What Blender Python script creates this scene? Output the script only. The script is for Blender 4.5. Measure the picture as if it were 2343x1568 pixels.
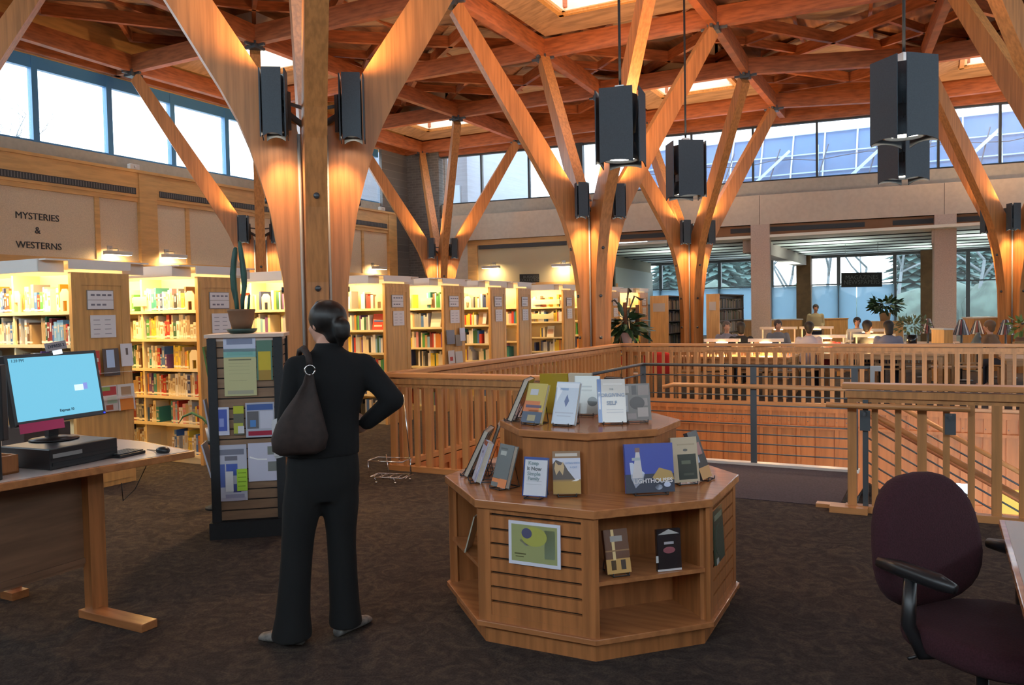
import bpy, bmesh, math, random
from mathutils import Vector, Matrix
R=math.radians; V=Vector
for o in list(bpy.data.objects): bpy.data.objects.remove(o)
sc=bpy.context.scene; COL=sc.collection
# ---------------------------------------------------------------- camera
CF,CP,CR,CY=1861.0,-.0382,.0189,.4847
_fw0=V((-math.sin(CY),math.cos(CY),0)); _rt=V((math.cos(CY),math.sin(CY),0)); _up0=V((0,0,1))
_fw=_fw0*math.cos(CP)+_up0*math.sin(CP); _up=_up0*math.cos(CP)-_fw0*math.sin(CP)
_U=_rt*math.cos(CR)-_up*math.sin(CR); _V=_rt*math.sin(CR)+_up*math.cos(CR)
cd=bpy.data.cameras.new('camera'); cam=bpy.data.objects.new('camera',cd); COL.objects.link(cam)
cd.sensor_width=36; cd.lens=36*CF/2343; cd.clip_start=.05; cd.clip_end=400
cam.matrix_world=Matrix(((_U.x,_V.x,-_fw.x,0),(_U.y,_V.y,-_fw.y,0),(_U.z,_V.z,-_fw.z,1.65),(0,0,0,1)))
sc.camera=cam
def ray(px,py):
    u=(px-1171.5)/CF; v=(784-py)/CF
    return _fw+_U*u+_V*v
def onz(px,py,z):            # the point of the horizontal plane z seen there
    r=ray(px,py); t=(z-1.65)/r.z; return V((r.x*t,r.y*t,z))
def onx(px,py,x):
    r=ray(px,py); t=x/r.x; return V((x,r.y*t,1.65+r.z*t))
def ony(px,py,y):
    r=ray(px,py); t=y/r.y; return V((r.x*t,y,1.65+r.z*t))
def atd(px,py,d):
    r=ray(px,py); return V((r.x*d,r.y*d,1.65+r.z*d))
# ---------------------------------------------------------------- world, colour management
w=bpy.data.worlds.new('world'); sc.world=w; w.use_nodes=True
nt=w.node_tree; bg=nt.nodes['Background']; bg.inputs[0].default_value=(.72,.88,1,1); bg.inputs[1].default_value=2.6
sc.view_settings.view_transform='Standard'; sc.view_settings.look='None'; sc.view_settings.gamma=1
sc.view_settings.use_curve_mapping=False; sc.view_settings.exposure=1.4
SKY=(.72,.88,1)
def light(kind,loc,e,col=(1,.6,.28),size=.1,aim=None,spot=None,blend=.6,sy=None):
    l=bpy.data.lights.new('lamp_or_fill_light',kind); l.energy=e; l.color=col
    if kind=='AREA':
        l.size=size
        if sy: l.shape='RECTANGLE'; l.size_y=sy
    elif kind!='SUN': l.shadow_soft_size=size
    if spot: l.spot_size=R(spot); l.spot_blend=blend
    o=bpy.data.objects.new('lamp_or_fill_light',l); COL.objects.link(o); o.location=loc
    if aim is not None:
        o.rotation_euler=(V(aim)).to_track_quat('-Z','Y').to_euler()
    return o
# ---------------------------------------------------------------- materials
MT={}
def mat(name,col,rough=.6,metal=0,noise=0,nscale=(6,6,6),col2=None,bump=0,emit=None,es=1,spec=.5,coat=0,alpha=1,trans=0,detail=4):
    if name in MT: return MT[name]
    m=bpy.data.materials.new(name); m.use_nodes=True; n=m.node_tree; b=n.nodes['Principled BSDF']
    b.inputs['Base Color'].default_value=(*col,1); b.inputs['Roughness'].default_value=rough; b.inputs['Metallic'].default_value=metal
    b.inputs['Specular IOR Level'].default_value=spec; b.inputs['Coat Weight'].default_value=coat; b.inputs['Alpha'].default_value=alpha
    b.inputs['Transmission Weight'].default_value=trans
    if emit: b.inputs['Emission Color'].default_value=(*emit,1); b.inputs['Emission Strength'].default_value=es
    if noise or bump:
        tc=n.nodes.new('ShaderNodeTexCoord'); mp=n.nodes.new('ShaderNodeMapping'); mp.inputs['Scale'].default_value=nscale
        nz=n.nodes.new('ShaderNodeTexNoise'); nz.inputs['Scale'].default_value=1; nz.inputs['Detail'].default_value=detail
        n.links.new(tc.outputs['Object'],mp.inputs[0]); n.links.new(mp.outputs[0],nz.inputs['Vector'])
        if noise:
            cr=n.nodes.new('ShaderNodeValToRGB'); c2=col2 or tuple(x*(1-noise) for x in col)
            cr.color_ramp.elements[0].color=(*c2,1); cr.color_ramp.elements[1].color=(*col,1)
            cr.color_ramp.elements[0].position=.36; cr.color_ramp.elements[1].position=.62
            n.links.new(nz.outputs[0],cr.inputs[0]); n.links.new(cr.outputs[0],b.inputs['Base Color'])
        if bump:
            bp=n.nodes.new('ShaderNodeBump'); bp.inputs['Strength'].default_value=bump; bp.inputs['Distance'].default_value=.01
            n.links.new(nz.outputs[0],bp.inputs['Height']); n.links.new(bp.outputs[0],b.inputs['Normal'])
    MT[name]=m; return m
GLU=mat('glulam_fir',(.56,.23,.07),.42,noise=.3,nscale=(26,26,1.2),bump=.05)
BEAM=mat('beam_fir',(.42,.13,.045),.55,noise=.4,nscale=(3,3,22),bump=.05)
DECK=mat('plywood_deck',(.46,.2,.09),.7,noise=.35,nscale=(9,1.0,9))
MAPLE=mat('maple_veneer',(.70,.38,.13),.42,noise=.22,nscale=(22,22,1.6))
OAK=mat('oak_veneer',(.44,.165,.052),.42,noise=.32,nscale=(30,30,2.2),bump=.03)
OAKT=mat('oak_top',(.48,.19,.07),.24,coat=.25,noise=.25,nscale=(3,26,26),bump=.02)
RAILW=mat('railing_oak',(.56,.25,.085),.4,noise=.28,nscale=(20,20,1.5))
CAPW=mat('railing_cap_oak',(.56,.25,.09),.36,noise=.2,nscale=(2,24,24))
FASC=mat('fascia_board',(.56,.19,.05),.5,noise=.25,nscale=(14,14,1.2))
LAM=mat('grey_laminate',(.62,.56,.52),.3)
CREAM=mat('cream_shelf_steel',(.80,.66,.40),.45)
CANOPY=mat('white_canopy',(.78,.74,.70),.5)
PLAST=mat('beige_plaster',(.60,.53,.44),.85,noise=.08,nscale=(9,9,9))
GREYP=mat('grey_plaster',(.46,.44,.38),.85,noise=.1,nscale=(9,9,9))
PANEL=mat('tan_fabric_panel',(.72,.58,.42),.95,noise=.15,nscale=(60,60,60))
CONC=mat('sandy_concrete',(.56,.46,.40),.9,noise=.15,nscale=(40,40,40),bump=.1)
BLK=mat('black_metal',(.010,.012,.015),.6,noise=.2,nscale=(50,50,50))
FIX=mat('charcoal_steel',(.05,.068,.085),.6,noise=.15,nscale=(80,80,80))
BPL=mat('black_plastic',(.014,.014,.016),.35)
STEEL=mat('dark_grey_steel',(.10,.11,.12),.45,metal=.6)
CHROME=mat('chrome_wire',(.7,.7,.7),.2,metal=1)
NICK=mat('brushed_metal',(.45,.45,.45),.4,metal=1)
FRAMEB=mat('blue_grey_window_frame',(.07,.24,.46),.4)
FRAMED=mat('dark_window_frame',(.035,.045,.05),.5)
WHITE=mat('white_paper',(.74,.72,.74),.6)
PAGE=mat('book_pages',(.62,.56,.46),.8,noise=.15,nscale=(200,200,200))
TERRA=mat('clay_pot',(.19,.10,.055),.6,noise=.2,nscale=(8,8,8))
SOIL=mat('soil',(.03,.02,.015),.95)
LEAFD=mat('dark_leaf',(.02,.06,.025),.4,noise=.4,nscale=(20,20,20))
LEAFL=mat('pale_leaf',(.10,.22,.07),.4,noise=.4,nscale=(20,20,20))
GLASS=mat('window_glass',(.9,.95,1),.02,alpha=.12,spec=.6)
EMW=mat('lamp_glow',(1,.9,.7),.5,emit=(1,.72,.38),es=9)
EMC=mat('lamp_core',(1,.9,.7),.5,emit=(1,.8,.6),es=14)
def cloth_trans(name,col,t=.12):
    m=bpy.data.materials.new(name); m.use_nodes=True; n=m.node_tree; n.nodes.remove(n.nodes['Principled BSDF'])
    a=n.nodes.new('ShaderNodeBsdfTranslucent'); b=n.nodes.new('ShaderNodeBsdfTransparent'); d=n.nodes.new('ShaderNodeBsdfDiffuse'); x=n.nodes.new('ShaderNodeMixShader'); y=n.nodes.new('ShaderNodeMixShader')
    a.inputs[0].default_value=(*col,1); d.inputs[0].default_value=(*col,1); x.inputs[0].default_value=.4; y.inputs[0].default_value=t
    n.links.new(a.outputs[0],x.inputs[1]); n.links.new(d.outputs[0],x.inputs[2]); n.links.new(x.outputs[0],y.inputs[1]); n.links.new(b.outputs[0],y.inputs[2]); n.links.new(y.outputs[0],n.nodes['Material Output'].inputs[0])
    return m
def carpet():
    m=bpy.data.materials.new('patterned_carpet'); m.use_nodes=True; n=m.node_tree; b=n.nodes['Principled BSDF']
    b.inputs['Roughness'].default_value=.97; b.inputs['Specular IOR Level'].default_value=.15
    tc=n.nodes.new('ShaderNodeTexCoord')
    wv=n.nodes.new('ShaderNodeTexNoise'); wv.inputs['Scale'].default_value=7; wv.inputs['Detail'].default_value=7; wv.inputs['Distortion'].default_value=2.2
    n2=n.nodes.new('ShaderNodeTexNoise'); n2.inputs['Scale'].default_value=90; n2.inputs['Detail'].default_value=3
    n.links.new(tc.outputs['Object'],wv.inputs['Vector']); n.links.new(tc.outputs['Object'],n2.inputs['Vector'])
    cr=n.nodes.new('ShaderNodeValToRGB'); e=cr.color_ramp.elements
    e[0].position=.35; e[0].color=(.046,.036,.033,1); e[1].position=.66; e[1].color=(.098,.074,.058,1)
    q=cr.color_ramp.elements.new(.5); q.color=(.068,.052,.045,1)
    mx=n.nodes.new('ShaderNodeMix'); mx.data_type='RGBA'; mx.blend_type='MULTIPLY'; mx.inputs[0].default_value=.75
    c2=n.nodes.new('ShaderNodeValToRGB'); c2.color_ramp.elements[0].color=(.45,.45,.45,1); c2.color_ramp.elements[0].position=.3; c2.color_ramp.elements[1].position=.7
    n.links.new(wv.outputs[0],cr.inputs[0]); n.links.new(n2.outputs[0],c2.inputs[0])
    n.links.new(cr.outputs[0],mx.inputs[6]); n.links.new(c2.outputs[0],mx.inputs[7]); n.links.new(mx.outputs[2],b.inputs['Base Color'])
    bp=n.nodes.new('ShaderNodeBump'); bp.inputs['Strength'].default_value=.5; bp.inputs['Distance'].default_value=.01
    n.links.new(n2.outputs[0],bp.inputs['Height']); n.links.new(bp.outputs[0],b.inputs['Normal'])
    return m
CARPET=carpet()
def brick(name,c1,c2,mo,sc_=1,rot=None):
    m=bpy.data.materials.new(name); m.use_nodes=True; n=m.node_tree; b=n.nodes['Principled BSDF']; b.inputs['Roughness'].default_value=.9
    tc=n.nodes.new('ShaderNodeTexCoord'); mp=n.nodes.new('ShaderNodeMapping')
    if rot: mp.inputs['Rotation'].default_value=rot
    t=n.nodes.new('ShaderNodeTexBrick'); t.inputs['Scale'].default_value=sc_
    t.inputs['Color1'].default_value=(*c1,1); t.inputs['Color2'].default_value=(*c2,1); t.inputs['Mortar'].default_value=(*mo,1)
    t.inputs['Brick Width'].default_value=.24; t.inputs['Row Height'].default_value=.085; t.inputs['Mortar Size'].default_value=.008
    n.links.new(tc.outputs['Object'],mp.inputs[0]); n.links.new(mp.outputs[0],t.inputs['Vector']); n.links.new(t.outputs[0],b.inputs['Base Color'])
    return m
# ---------------------------------------------------------------- mesh builder
def fullm(o):
    m=o.matrix_basis.copy()
    while o.parent: o=o.parent; m=o.matrix_basis@m
    return m
class M:
    def __init__(s): s.v=[]; s.f=[]; s.m=[]; s.sm=[]
    def add(s,vs,fs,m=0,smooth=False):
        k=len(s.v); s.v+= [V(p) for p in vs]
        for f in fs: s.f.append([i+k for i in f]); s.m.append(m); s.sm.append(smooth)
        return s
    def box(s,x0,x1,y0,y1,z0,z1,m=0,T=None):
        vs=[V((x,y,z)) for z in (z0,z1) for y in (y0,y1) for x in (x0,x1)]
        if T is not None: vs=[T@p for p in vs]
        return s.add(vs,[(0,2,3,1),(4,5,7,6),(0,1,5,4),(2,6,7,3),(0,4,6,2),(1,3,7,5)],m)
    def cb(s,c,d,m=0,T=None):
        return s.box(c[0]-d[0]/2,c[0]+d[0]/2,c[1]-d[1]/2,c[1]+d[1]/2,c[2]-d[2]/2,c[2]+d[2]/2,m,T)
    def beam(s,p,q,w,h,m=0,up=(0,0,1)):
        p=V(p);q=V(q); d=(q-p).normalized(); r=d.cross(V(up))
        if r.length<1e-4: r=V((1,0,0))
        r.normalize(); u=r.cross(d)
        vs=[a+r*(i*w/2)+u*(j*h/2) for a in (p,q) for j in (-1,1) for i in (-1,1)]
        return s.add(vs,[(0,1,3,2),(4,6,7,5),(0,4,5,1),(2,3,7,6),(0,2,6,4),(1,5,7,3)],m)
    def prism(s,poly,z0,z1,m=0,T=None,cap=True):
        n=len(poly); vs=[V((p[0],p[1],z0)) for p in poly]+[V((p[0],p[1],z1)) for p in poly]
        if T is not None: vs=[T@p for p in vs]
        fs=[(i,(i+1)%n,(i+1)%n+n,i+n) for i in range(n)]
        if cap: fs+=[tuple(range(n))[::-1],tuple(range(n,2*n))]
        return s.add(vs,fs,m)
    def loft(s,rings,m=0,smooth=True,cap=True):
        n=len(rings[0]); k=len(rings); vs=[p for r in rings for p in r]
        fs=[(a*n+i,a*n+(i+1)%n,(a+1)*n+(i+1)%n,(a+1)*n+i) for a in range(k-1) for i in range(n)]
        if cap: fs+=[tuple(range(n))[::-1],tuple(range((k-1)*n,k*n))]
        return s.add(vs,fs,m,smooth)
    def tube(s,path,r,n=8,m=0,smooth=True):
        path=[V(p) for p in path]; rr=r if isinstance(r,(list,tuple)) else [r]*len(path); rings=[]
        ref=None
        for i,p in enumerate(path):
            d=(path[min(i+1,len(path)-1)]-path[max(i-1,0)]).normalized()
            if ref is None: ref=V((0,0,1)) if abs(d.z)<.9 else V((1,0,0))
            a=d.cross(ref).normalized(); b=a.cross(d); ref=b
            rings.append([p+a*(rr[i]*math.cos(t*2*math.pi/n))+b*(rr[i]*math.sin(t*2*math.pi/n)) for t in range(n)])
        return s.loft(rings,m,smooth)
    def lathe(s,prof,c=(0,0,0),n=20,m=0,smooth=True):
        c=V(c); rings=[[c+V((r*math.cos(t*2*math.pi/n),r*math.sin(t*2*math.pi/n),z)) for t in range(n)] for r,z in prof]
        return s.loft(rings,m,smooth)
    def ell(s,c,r,n=14,k=9,m=0,T=None):
        c=V(c); rings=[]
        for i in range(k+1):
            a=-math.pi/2+math.pi*i/k; q=max(math.cos(a),.02)
            rings.append([V((r[0]*q*math.cos(t*2*math.pi/n),r[1]*q*math.sin(t*2*math.pi/n),r[2]*math.sin(a))) for t in range(n)])
        rings=[[ (T@p if T is not None else p)+c for p in rg] for rg in rings]
        return s.loft(rings,m,True)
    def tf(s,T): s.v=[T@p for p in s.v]; return s
    def data(s,name,mats):
        me=bpy.data.meshes.new(name); me.from_pydata([tuple(p) for p in s.v],[],s.f)
        for mm in (mats if isinstance(mats,(list,tuple)) else [mats]): me.materials.append(mm)
        for p,i,q in zip(me.polygons,s.m,s.sm): p.material_index=i; p.use_smooth=q
        bm=bmesh.new(); bm.from_mesh(me); bmesh.ops.recalc_face_normals(bm,faces=bm.faces); bm.to_mesh(me); bm.free()
        return me
    def build(s,name,mats,parent=None,bevel=0,world=False):
        """top level: verts are world coords, origin moves to the base; child: parent's local coords (world=True: world coords)"""
        loc=V((0,0,0))
        if parent is None:
            xs=[p.x for p in s.v]; ys=[p.y for p in s.v]; zs=[p.z for p in s.v]
            loc=V(((min(xs)+max(xs))/2,(min(ys)+max(ys))/2,min(zs))); s.v=[p-loc for p in s.v]
        elif world:
            inv=fullm(parent).inverted(); s.v=[inv@p for p in s.v]
        me=s.data(name,mats); o=bpy.data.objects.new(name,me); COL.objects.link(o)
        if parent: o.parent=parent
        else: o.location=loc
        if bevel:
            b=o.modifiers.new('bevel','BEVEL'); b.width=bevel; b.segments=2; b.limit_method='ANGLE'
        return o
def tag(o,label,cat,group=None,kind=None):
    o['label']=label; o['category']=cat
    if group: o['group']=group
    if kind: o['kind']=kind
    return o
def empty(name,loc,rz=0,label=None,cat=None,group=None):
    o=bpy.data.objects.new(name,None); COL.objects.link(o); o.empty_display_size=.2
    o.matrix_basis=Matrix.Translation(V(loc))@Matrix.Rotation(rz,4,'Z')
    if label: tag(o,label,cat,group)
    return o
def link_copy(o,parent=None,T=None):
    c=o.copy(); COL.objects.link(c)
    if parent: c.parent=parent
    if T is not None: c.matrix_basis=T
    return c
def struct(o,label=None,cat='structure'):
    o['kind']='structure'
    return o
def txt(s,size,ext,m,T,parent=None,name='lettering',bold=.0,align='CENTER',world=True,sx=1):
    c=bpy.data.curves.new('t','FONT'); c.body=s; c.size=size; c.extrude=ext; c.align_x=align; c.align_y='CENTER'; c.offset=bold; c.resolution_u=3
    c.space_line=1.0
    o=bpy.data.objects.new('t',c); COL.objects.link(o); bpy.context.view_layer.update()
    me=bpy.data.meshes.new_from_object(o); bpy.data.objects.remove(o)
    me.name=name; me.materials.clear(); me.materials.append(m)
    TT=T@Matrix.Diagonal((sx,1,1,1))
    if parent and world: TT=fullm(parent).inverted()@TT
    me.transform(TT)
    q=bpy.data.objects.new(name,me); COL.objects.link(q)
    if parent: q.parent=parent
    return q
def frame(o,x,n):   # matrix whose local x is x, local z is n (surface normal)
    x=V(x).normalized(); n=V(n).normalized(); y=n.cross(x)
    return Matrix(((x.x,y.x,n.x,o[0]),(x.y,y.y,n.y,o[1]),(x.z,y.z,n.z,o[2]),(0,0,0,1)))
rnd=random.Random(7)
LE=dict(can=60,col=42,pend=330,case=17,pic=5,table=14,fill=0)
# ================================================================ SETTING
fl=M()
for a in ((-16.3,-5.1,-6,36),(-5.1,12,-6,7.05),(-2.9,-.72,7.05,8.6),(-5.1,12,14.0,36),(7,12,7.05,14.0)): fl.box(*a,-.28,0)
struct(fl.build('floor',CARPET))
struct(M().box(-2.895,-.73,7.06,8.555,0.001,.006).build('floor_5',mat('purple_grey_carpet',(.060,.044,.058),.97,noise=.35,nscale=(60,60,60)),None))
lf=M().box(-5.4,7.2,6.9,14.3,-3.75,-3.6); o=struct(lf.build('floor_2',mat('lower_floor_carpet',(.16,.12,.09),.9,noise=.3)))
def inner_face(name,p,q,n):
    # fascia of boards and battens lining the stair opening from p to q, n = inward normal
    p=V(p);q=V(q);d=(q-p);L=d.length;T=frame(p,d,n) # local x along, y up?, z normal
    # frame(): y = n x x ; make explicit up matrix
    x=d.normalized(); n=V(n); T=Matrix(((x.x,0,n.x,p.x),(x.y,0,n.y,p.y),(0,1,0,p.z),(0,0,0,1)))
    m=M(); m.box(0,L,-3.6,-.0,-.06,.010,0,T)
    m.box(0,L,-.09,0,0,.03,0,T); m.box(0,L,-.36,-.31,0,.06,0,T)
    k=0; x0=.08
    while x0<L-.05:
        m.box(x0-.022,x0+.022,-.31,-.09,0,.034,0,T)
        m.box(x0-.005,x0+.005,-.25,-.235,.034,.04,1,T)
        if k%2==0: m.box(x0-.03,x0+.03,-1.4,-.36,0,.04,0,T); m.box(x0-.03,x0+.03,-3.5,-1.46,0,.02,0,T)
        x0+=.148; k+=1
    m.box(0,L,-1.46,-1.4,0,.04,0,T)
    return struct(m.build(name,[FASC,STEEL]))
inner_face('trim_1',(-5.1,14.0,0),(7,14.0,0),(0,-1,0))
inner_face('trim_2',(-5.1,7.05,0),(-5.1,14.0,0),(1,0,0))
m=M(); m.box(-5.1,-2.9,7.05,7.12,-3.6,0); m.box(-2.96,-2.9,7.12,8.6,-3.6,0); m.box(-2.9,-.72,8.6,8.66,-3.6,0)
m.box(6.94,7,7.05,14,-3.6,0); struct(m.build('trim_3',FASC))
m=M(); m.box(-2.96,-.7,8.56,8.68,0,.03); struct(m.build('trim_4',LAM))
# ---- left wall
XW=-16.1
wl=M()
wl.box(XW-.3,XW,-6,23.2,0,5.24,1)
wl.box(XW-.3,XW,-6,23.2,6.98,8.1,0)
wl.box(XW,XW+.22,-6,22.1,0,2.84,0); wl.box(XW,XW+.22,-6,22.1,4.36,4.9,0); wl.box(XW,XW+.27,-6,22.16,4.9,4.96,0)
wl.box(XW,XW+.14,-6,22.1,2.84,4.4,2)
for y,wd in ((8.0,.46),(12.59,.46),(17.2,.46),(21.9,.44),(3.4,.46)): wl.box(XW,XW+.24,y-wd/2,y+wd/2,2.84,4.9,0)
for y in (4.6,6.8,9.2,11.36,13.72,16.0,18.4,20.4,-1,1.2): wl.box(XW,XW+.17,y-.055,y+.055,2.84,4.36,0)
wl.box(XW,XW+.19,-6,22.1,2.84,2.93,0); wl.box(XW,XW+.19,-6,22.1,4.26,4.36,0)
WOODW=mat('honey_panelling',(.72,.42,.16),.5,noise=.18,nscale=(2,2,14))
WL=struct(wl.build('wall_left',[WOODW,GREYP,PANEL]))
for k,(a,b) in enumerate(((-5,3.1),(3.7,7.7),(8.3,12.28),(12.9,16.9),(17.5,21.6))):
    g=M(); g.box(XW+.2,XW+.235,a,b,4.42,4.56,0)
    n_=int((b-a)/.06)
    for i in range(n_): g.box(XW+.235,XW+.242,a+i*.06+.008,a+i*.06+.03,4.435,4.545,1)
    o=g.build('vent_grille',[mat('dark_grille',(.05,.055,.06),.6),mat('grille_fin',(.16,.16,.16),.5)]); o.parent=WL; o.matrix_basis=WL.matrix_basis.inverted()@o.matrix_basis
def window(name,T,L,z0,z1,mull,tr,fm,ft=.07,mw=.06,head=0):
    """frame in local (x along, y depth, z up); mull = x of mullions, tr = z of transoms"""
    m=M(); m.box(0,L,-.06,.06,z0,z0+.05,0,T); m.box(0,L,-.06,.06,z1-.05-head,z1,0,T)
    for x in mull: m.box(x-mw/2,x+mw/2,-.07,.07,z0,z1,0,T)
    for z in tr: m.box(0,L,-.05,.05,z-.025,z+.025,0,T)
    o=struct(m.build(name,fm))
    g=M().box(0,L,-.004,.004,z0,z1,0,T); q=g.build('pane',GLASS); q.parent=o; q.matrix_basis=o.matrix_basis.inverted()@q.matrix_basis
    return o
Tl=Matrix.Translation((XW-.12,-6,0))@Matrix.Rotation(math.pi/2,4,'Z')
window('window_1',Tl,27.6,5.24,6.98,[6+10.24+1.667*k for k in range(-9,7)],[],FRAMEB,mw=.13,head=.2)
window_x=window
# brick pier in the corner
TB=Matrix.Translation((-16.1,23.06,0))@Matrix.Rotation(math.atan(.105),4,'Z')
KB=math.hypot(1,.105)
def bx(px,py=450,off=0):    # distance along the back wall of what shows at px
    r=ray(px,py); # solve y=24.75+.105x
    t=24.75/(r.y-.105*r.x); return (r.x*t+16.1)*KB
BRK=brick('dark_brick',(.17,.165,.16),(.13,.125,.12),(.22,.21,.2),1,(math.pi/2,0,0))
BRK2=brick('dark_brick_side',(.17,.165,.16),(.13,.125,.12),(.22,.21,.2),1,(math.pi/2,0,math.pi/2))
m=M(); m.box(XW,XW+.1,21.57,23.2,0,7.2,0); struct(m.build('wall_corner_left',BRK2))
m=M(); m.box(.05,bx(1008),-.1,.3,0,7.2,0,TB); struct(m.build('wall_corner_back',BRK))
# ---- back wall
LB=(12+16.1)*KB
x1=bx(1010); xs=bx(1045,520)
wb=M()
wb.box(x1,LB,0,.3,4.75,5.25,0,TB)          # grey band under the clerestory
wb.box(0,LB,-.05,.3,6.87,8.1,1,TB)
wb.box(0,x1,.3,.5,0,6.87,2,TB)
WBK=struct(wb.build('wall_back',[GREYP,BEAM,BRK]))
m=M(); j=[xs,bx(1740,480),bx(2158,460),bx(2158,460)+ (bx(2158,460)-bx(1740,480)),LB]; j=[xs,(xs+j[1])/2]+j[1:]
for a,b in zip(j,j[1:]): m.box(a+.006,b-.006,-.28,0,4.0,4.83,0,TB)
m.box(xs,LB,-.26,0,4.0,4.82,1,TB)
struct(m.build('trim_5',[PLAST,mat('dark_joint',(.1,.09,.08),.9)]))  # dark backing that shows in the joints between fascia blocks
window('window_2',TB@Matrix.Translation((x1,.14,0)),LB-x1,5.25,6.87,[bx(p,360)-x1 for p in (1098,1207,1581,1722,1869,2012,2148,2290)],[],FRAMED,mw=.06)
m=M(); m.box(bx(1318,360),bx(1333,360),-.03,.2,5.25,6.87,0,TB); struct(m.build('trim_6',FRAMED))
xe=(-10.0+16.1)*KB; xw0=bx(1075,600)
m=M(); m.box(xw0,xe,-.16,.1,0,2.5,0,TB); m.box(xw0,xe,-.16,.1,3.83,4.0,0,TB); m.box(xw0,xw0+.35,-.16,.1,2.5,4,0,TB); m.box(xe-.3,xe,-.16,.1,2.5,4,0,TB)
m.box(xw0,xe,-.12,.1,2.5,4,1,TB); m.box(xw0+.4,xe-.4,-.175,-.12,3.7,3.83,2,TB); m.box(xw0,xe,-.2,-.1,2.42,2.56,0,TB)
for k in range(7): m.box(xw0+.5+k*.75,xw0+.55+k*.75,-.2,-.12,1.6,2.45,0,TB)
m.box(xw0,xe,-.17,-.12,1.6,2.42,3,TB)
m.box(x1,xw0,-.1,.1,0,4.8,4,TB)
struct(m.build('wall_back_lower',[WOODW,mat('cream_wall_panel',(.52,.45,.30),.9),mat('dark_grille',(.05,.055,.06),.6),BEAM,PLAST]))
# side wall of the reading room, whiteboard like panel
p0=TB@V((xe,0,0)); p1=V((-11.1,34,0)); 
m=M(); m.beam(p0+V((0,0,1.9)),p1+V((0,0,1.9)),.1,3.8); struct(m.build('wall_reading_side',mat('olive_plaster',(.30,.25,.17),.9)))
# header, concrete posts
m=M(); m.box(xe,LB,-.05,.12,3.72,4.0,0,TB)
g0=xe+.3
while g0<LB-1:
    m.box(g0,min(g0+3.6,LB),-.075,-.05,3.8,3.93,1,TB); g0+=4.3
struct(m.build('trim_7',[mat('header_wood',(.34,.16,.07),.6),mat('dark_grille',(.05,.055,.06),.6)]))
for k,px in enumerate((1742,2160)):
    c=bx(px,640); m=M(); m.box(c-.26,c+.26,-.3,.2,0,4.0,0,TB); struct(m.build('trim_%d'%(8+k),CONC))
# reading room ceiling with slots
m=M(); m.box(-11.5,12,24,34.3,3.62,3.7,0)
for k in range(7): m.box(-11.5,12,25.2+k*1.35,25.36+k*1.35,3.6,3.63,1)
for x in (-4.9,.05): m.box(x-.25,x+.25,24.5,34.2,3.25,3.62,2)
CLR=struct(m.build('ceiling_2',[mat('pale_ceiling_panel',(.80,.84,.76),.7),mat('dark_slot',(.03,.03,.03),.8),CONC]))
T34=Matrix.Translation((-11.1,34.15,0))
mx=[ony(p,640,34)[0]+11.1 for p in (1510,1645,1765,1918,2047,2215,2290)]
window('window_3',T34,23,.45,3.62,mx,[2.47],mat('grey_mullion',(.13,.14,.15),.5),mw=.13,head=.06)
m=M(); m.box(-11.1,12,34,34.3,0,.45,0)
for px in (1840,2125): x=ony(px,640,34)[0]; m.box(x-.27,x+.27,33.8,34.3,0,3.62,1)
struct(m.build('wall_window_base',[PLAST,mat('brown_pier',(.20,.10,.04),.7,noise=.2)]))
# roller blinds, translucent blue grey cloth covering lower lights
BLI=cloth_trans('blue_grey_blind',(.40,.54,.64),.16)
edges=[ony(p,700,34)[0] for p in (1485,1510,1645,1765,1825,1857,1918,1960,2047)]
for k,(a,b) in enumerate(zip(edges,edges[1:])):
    if k in (4,): continue
    z=(2.42 if k!=0 else 2.42)
    o=M().box(a+.015,b-.015,34.02,34.03,.5,z,0).build('roller_blind',BLI)
    tag(o,['blue grey roller blind at the far left window edge','blue grey roller blind behind the left tree column','blue grey roller blind right of the left tree column','blue grey roller blind left of the concrete post','','blue grey roller blind behind the standing man','blue grey roller blind under the magazines sign, left half','blue grey roller blind right of and under the magazines sign'][k],'blind','roller blinds in the reading room windows')
# the other two walls, unseen, with clerestory openings added to light the foreground
m=M(); m.box(12,12.3,-6,36,0,5.6,0); m.box(12,12.3,-6,36,6.87,8.1,0)
struct(m.build('wall_right',PLAST))
m=M(); m.box(-16.4,12.3,-6.3,-6,0,4.6,0); m.box(-16.4,12.3,-6.3,-6,6.87,8.1,0)
struct(m.build('wall_behind',PLAST))
m=M(); m.box(-5.4,7.2,14.06,14.3,-3.6,-.3,0); struct(m.build('wall_lower',PLAST))
# ================================================================ ROOF
COLS={'K':(-13.5,6.0),'A':(-5.39,6.15),'B':(-13.7,13.81),'D':(-5.6,13.89),'G':(2.0,14.1),'C':(-13.49,21.04),'E':(-5.75,21.04),'F':(1.48,22.3),'H':(2.1,6.1)}
a_=1.8; NZ=7.15; DZ=8.05
rows=[('K','A','H'),('B','D','G'),('C','E','F')]
def node(c,i,j): x,y=COLS[c]; return V((x+i*a_,y+j*a_,0))
grid=[]
yb=lambda x:24.75+.105*x
for r in rows:
    for j in (-1,1):
        pts=[V((-16.1,node(r[0],-1,j).y,0))]
        for c in r: pts+=[node(c,-1,j),node(c,1,j)]
        pts.append(V((9.5,node(r[-1],1,j).y+.1,0))); grid.append(pts)
front=[V((p.x,-2,0)) for p in grid[0]]; grid=[front]+grid
grid.append([V((p.x,yb(p.x)-.02,0)) for p in grid[-1]])
xa=[-16.4]+sorted([v for k in range(3) for v in (COLS[rows[1][k]][0]-.75,COLS[rows[1][k]][0]+.75)])+[12.3]
dk=M()
SK=[]
for r in rows:
    for c in r: SK.append(COLS[c])
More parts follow.
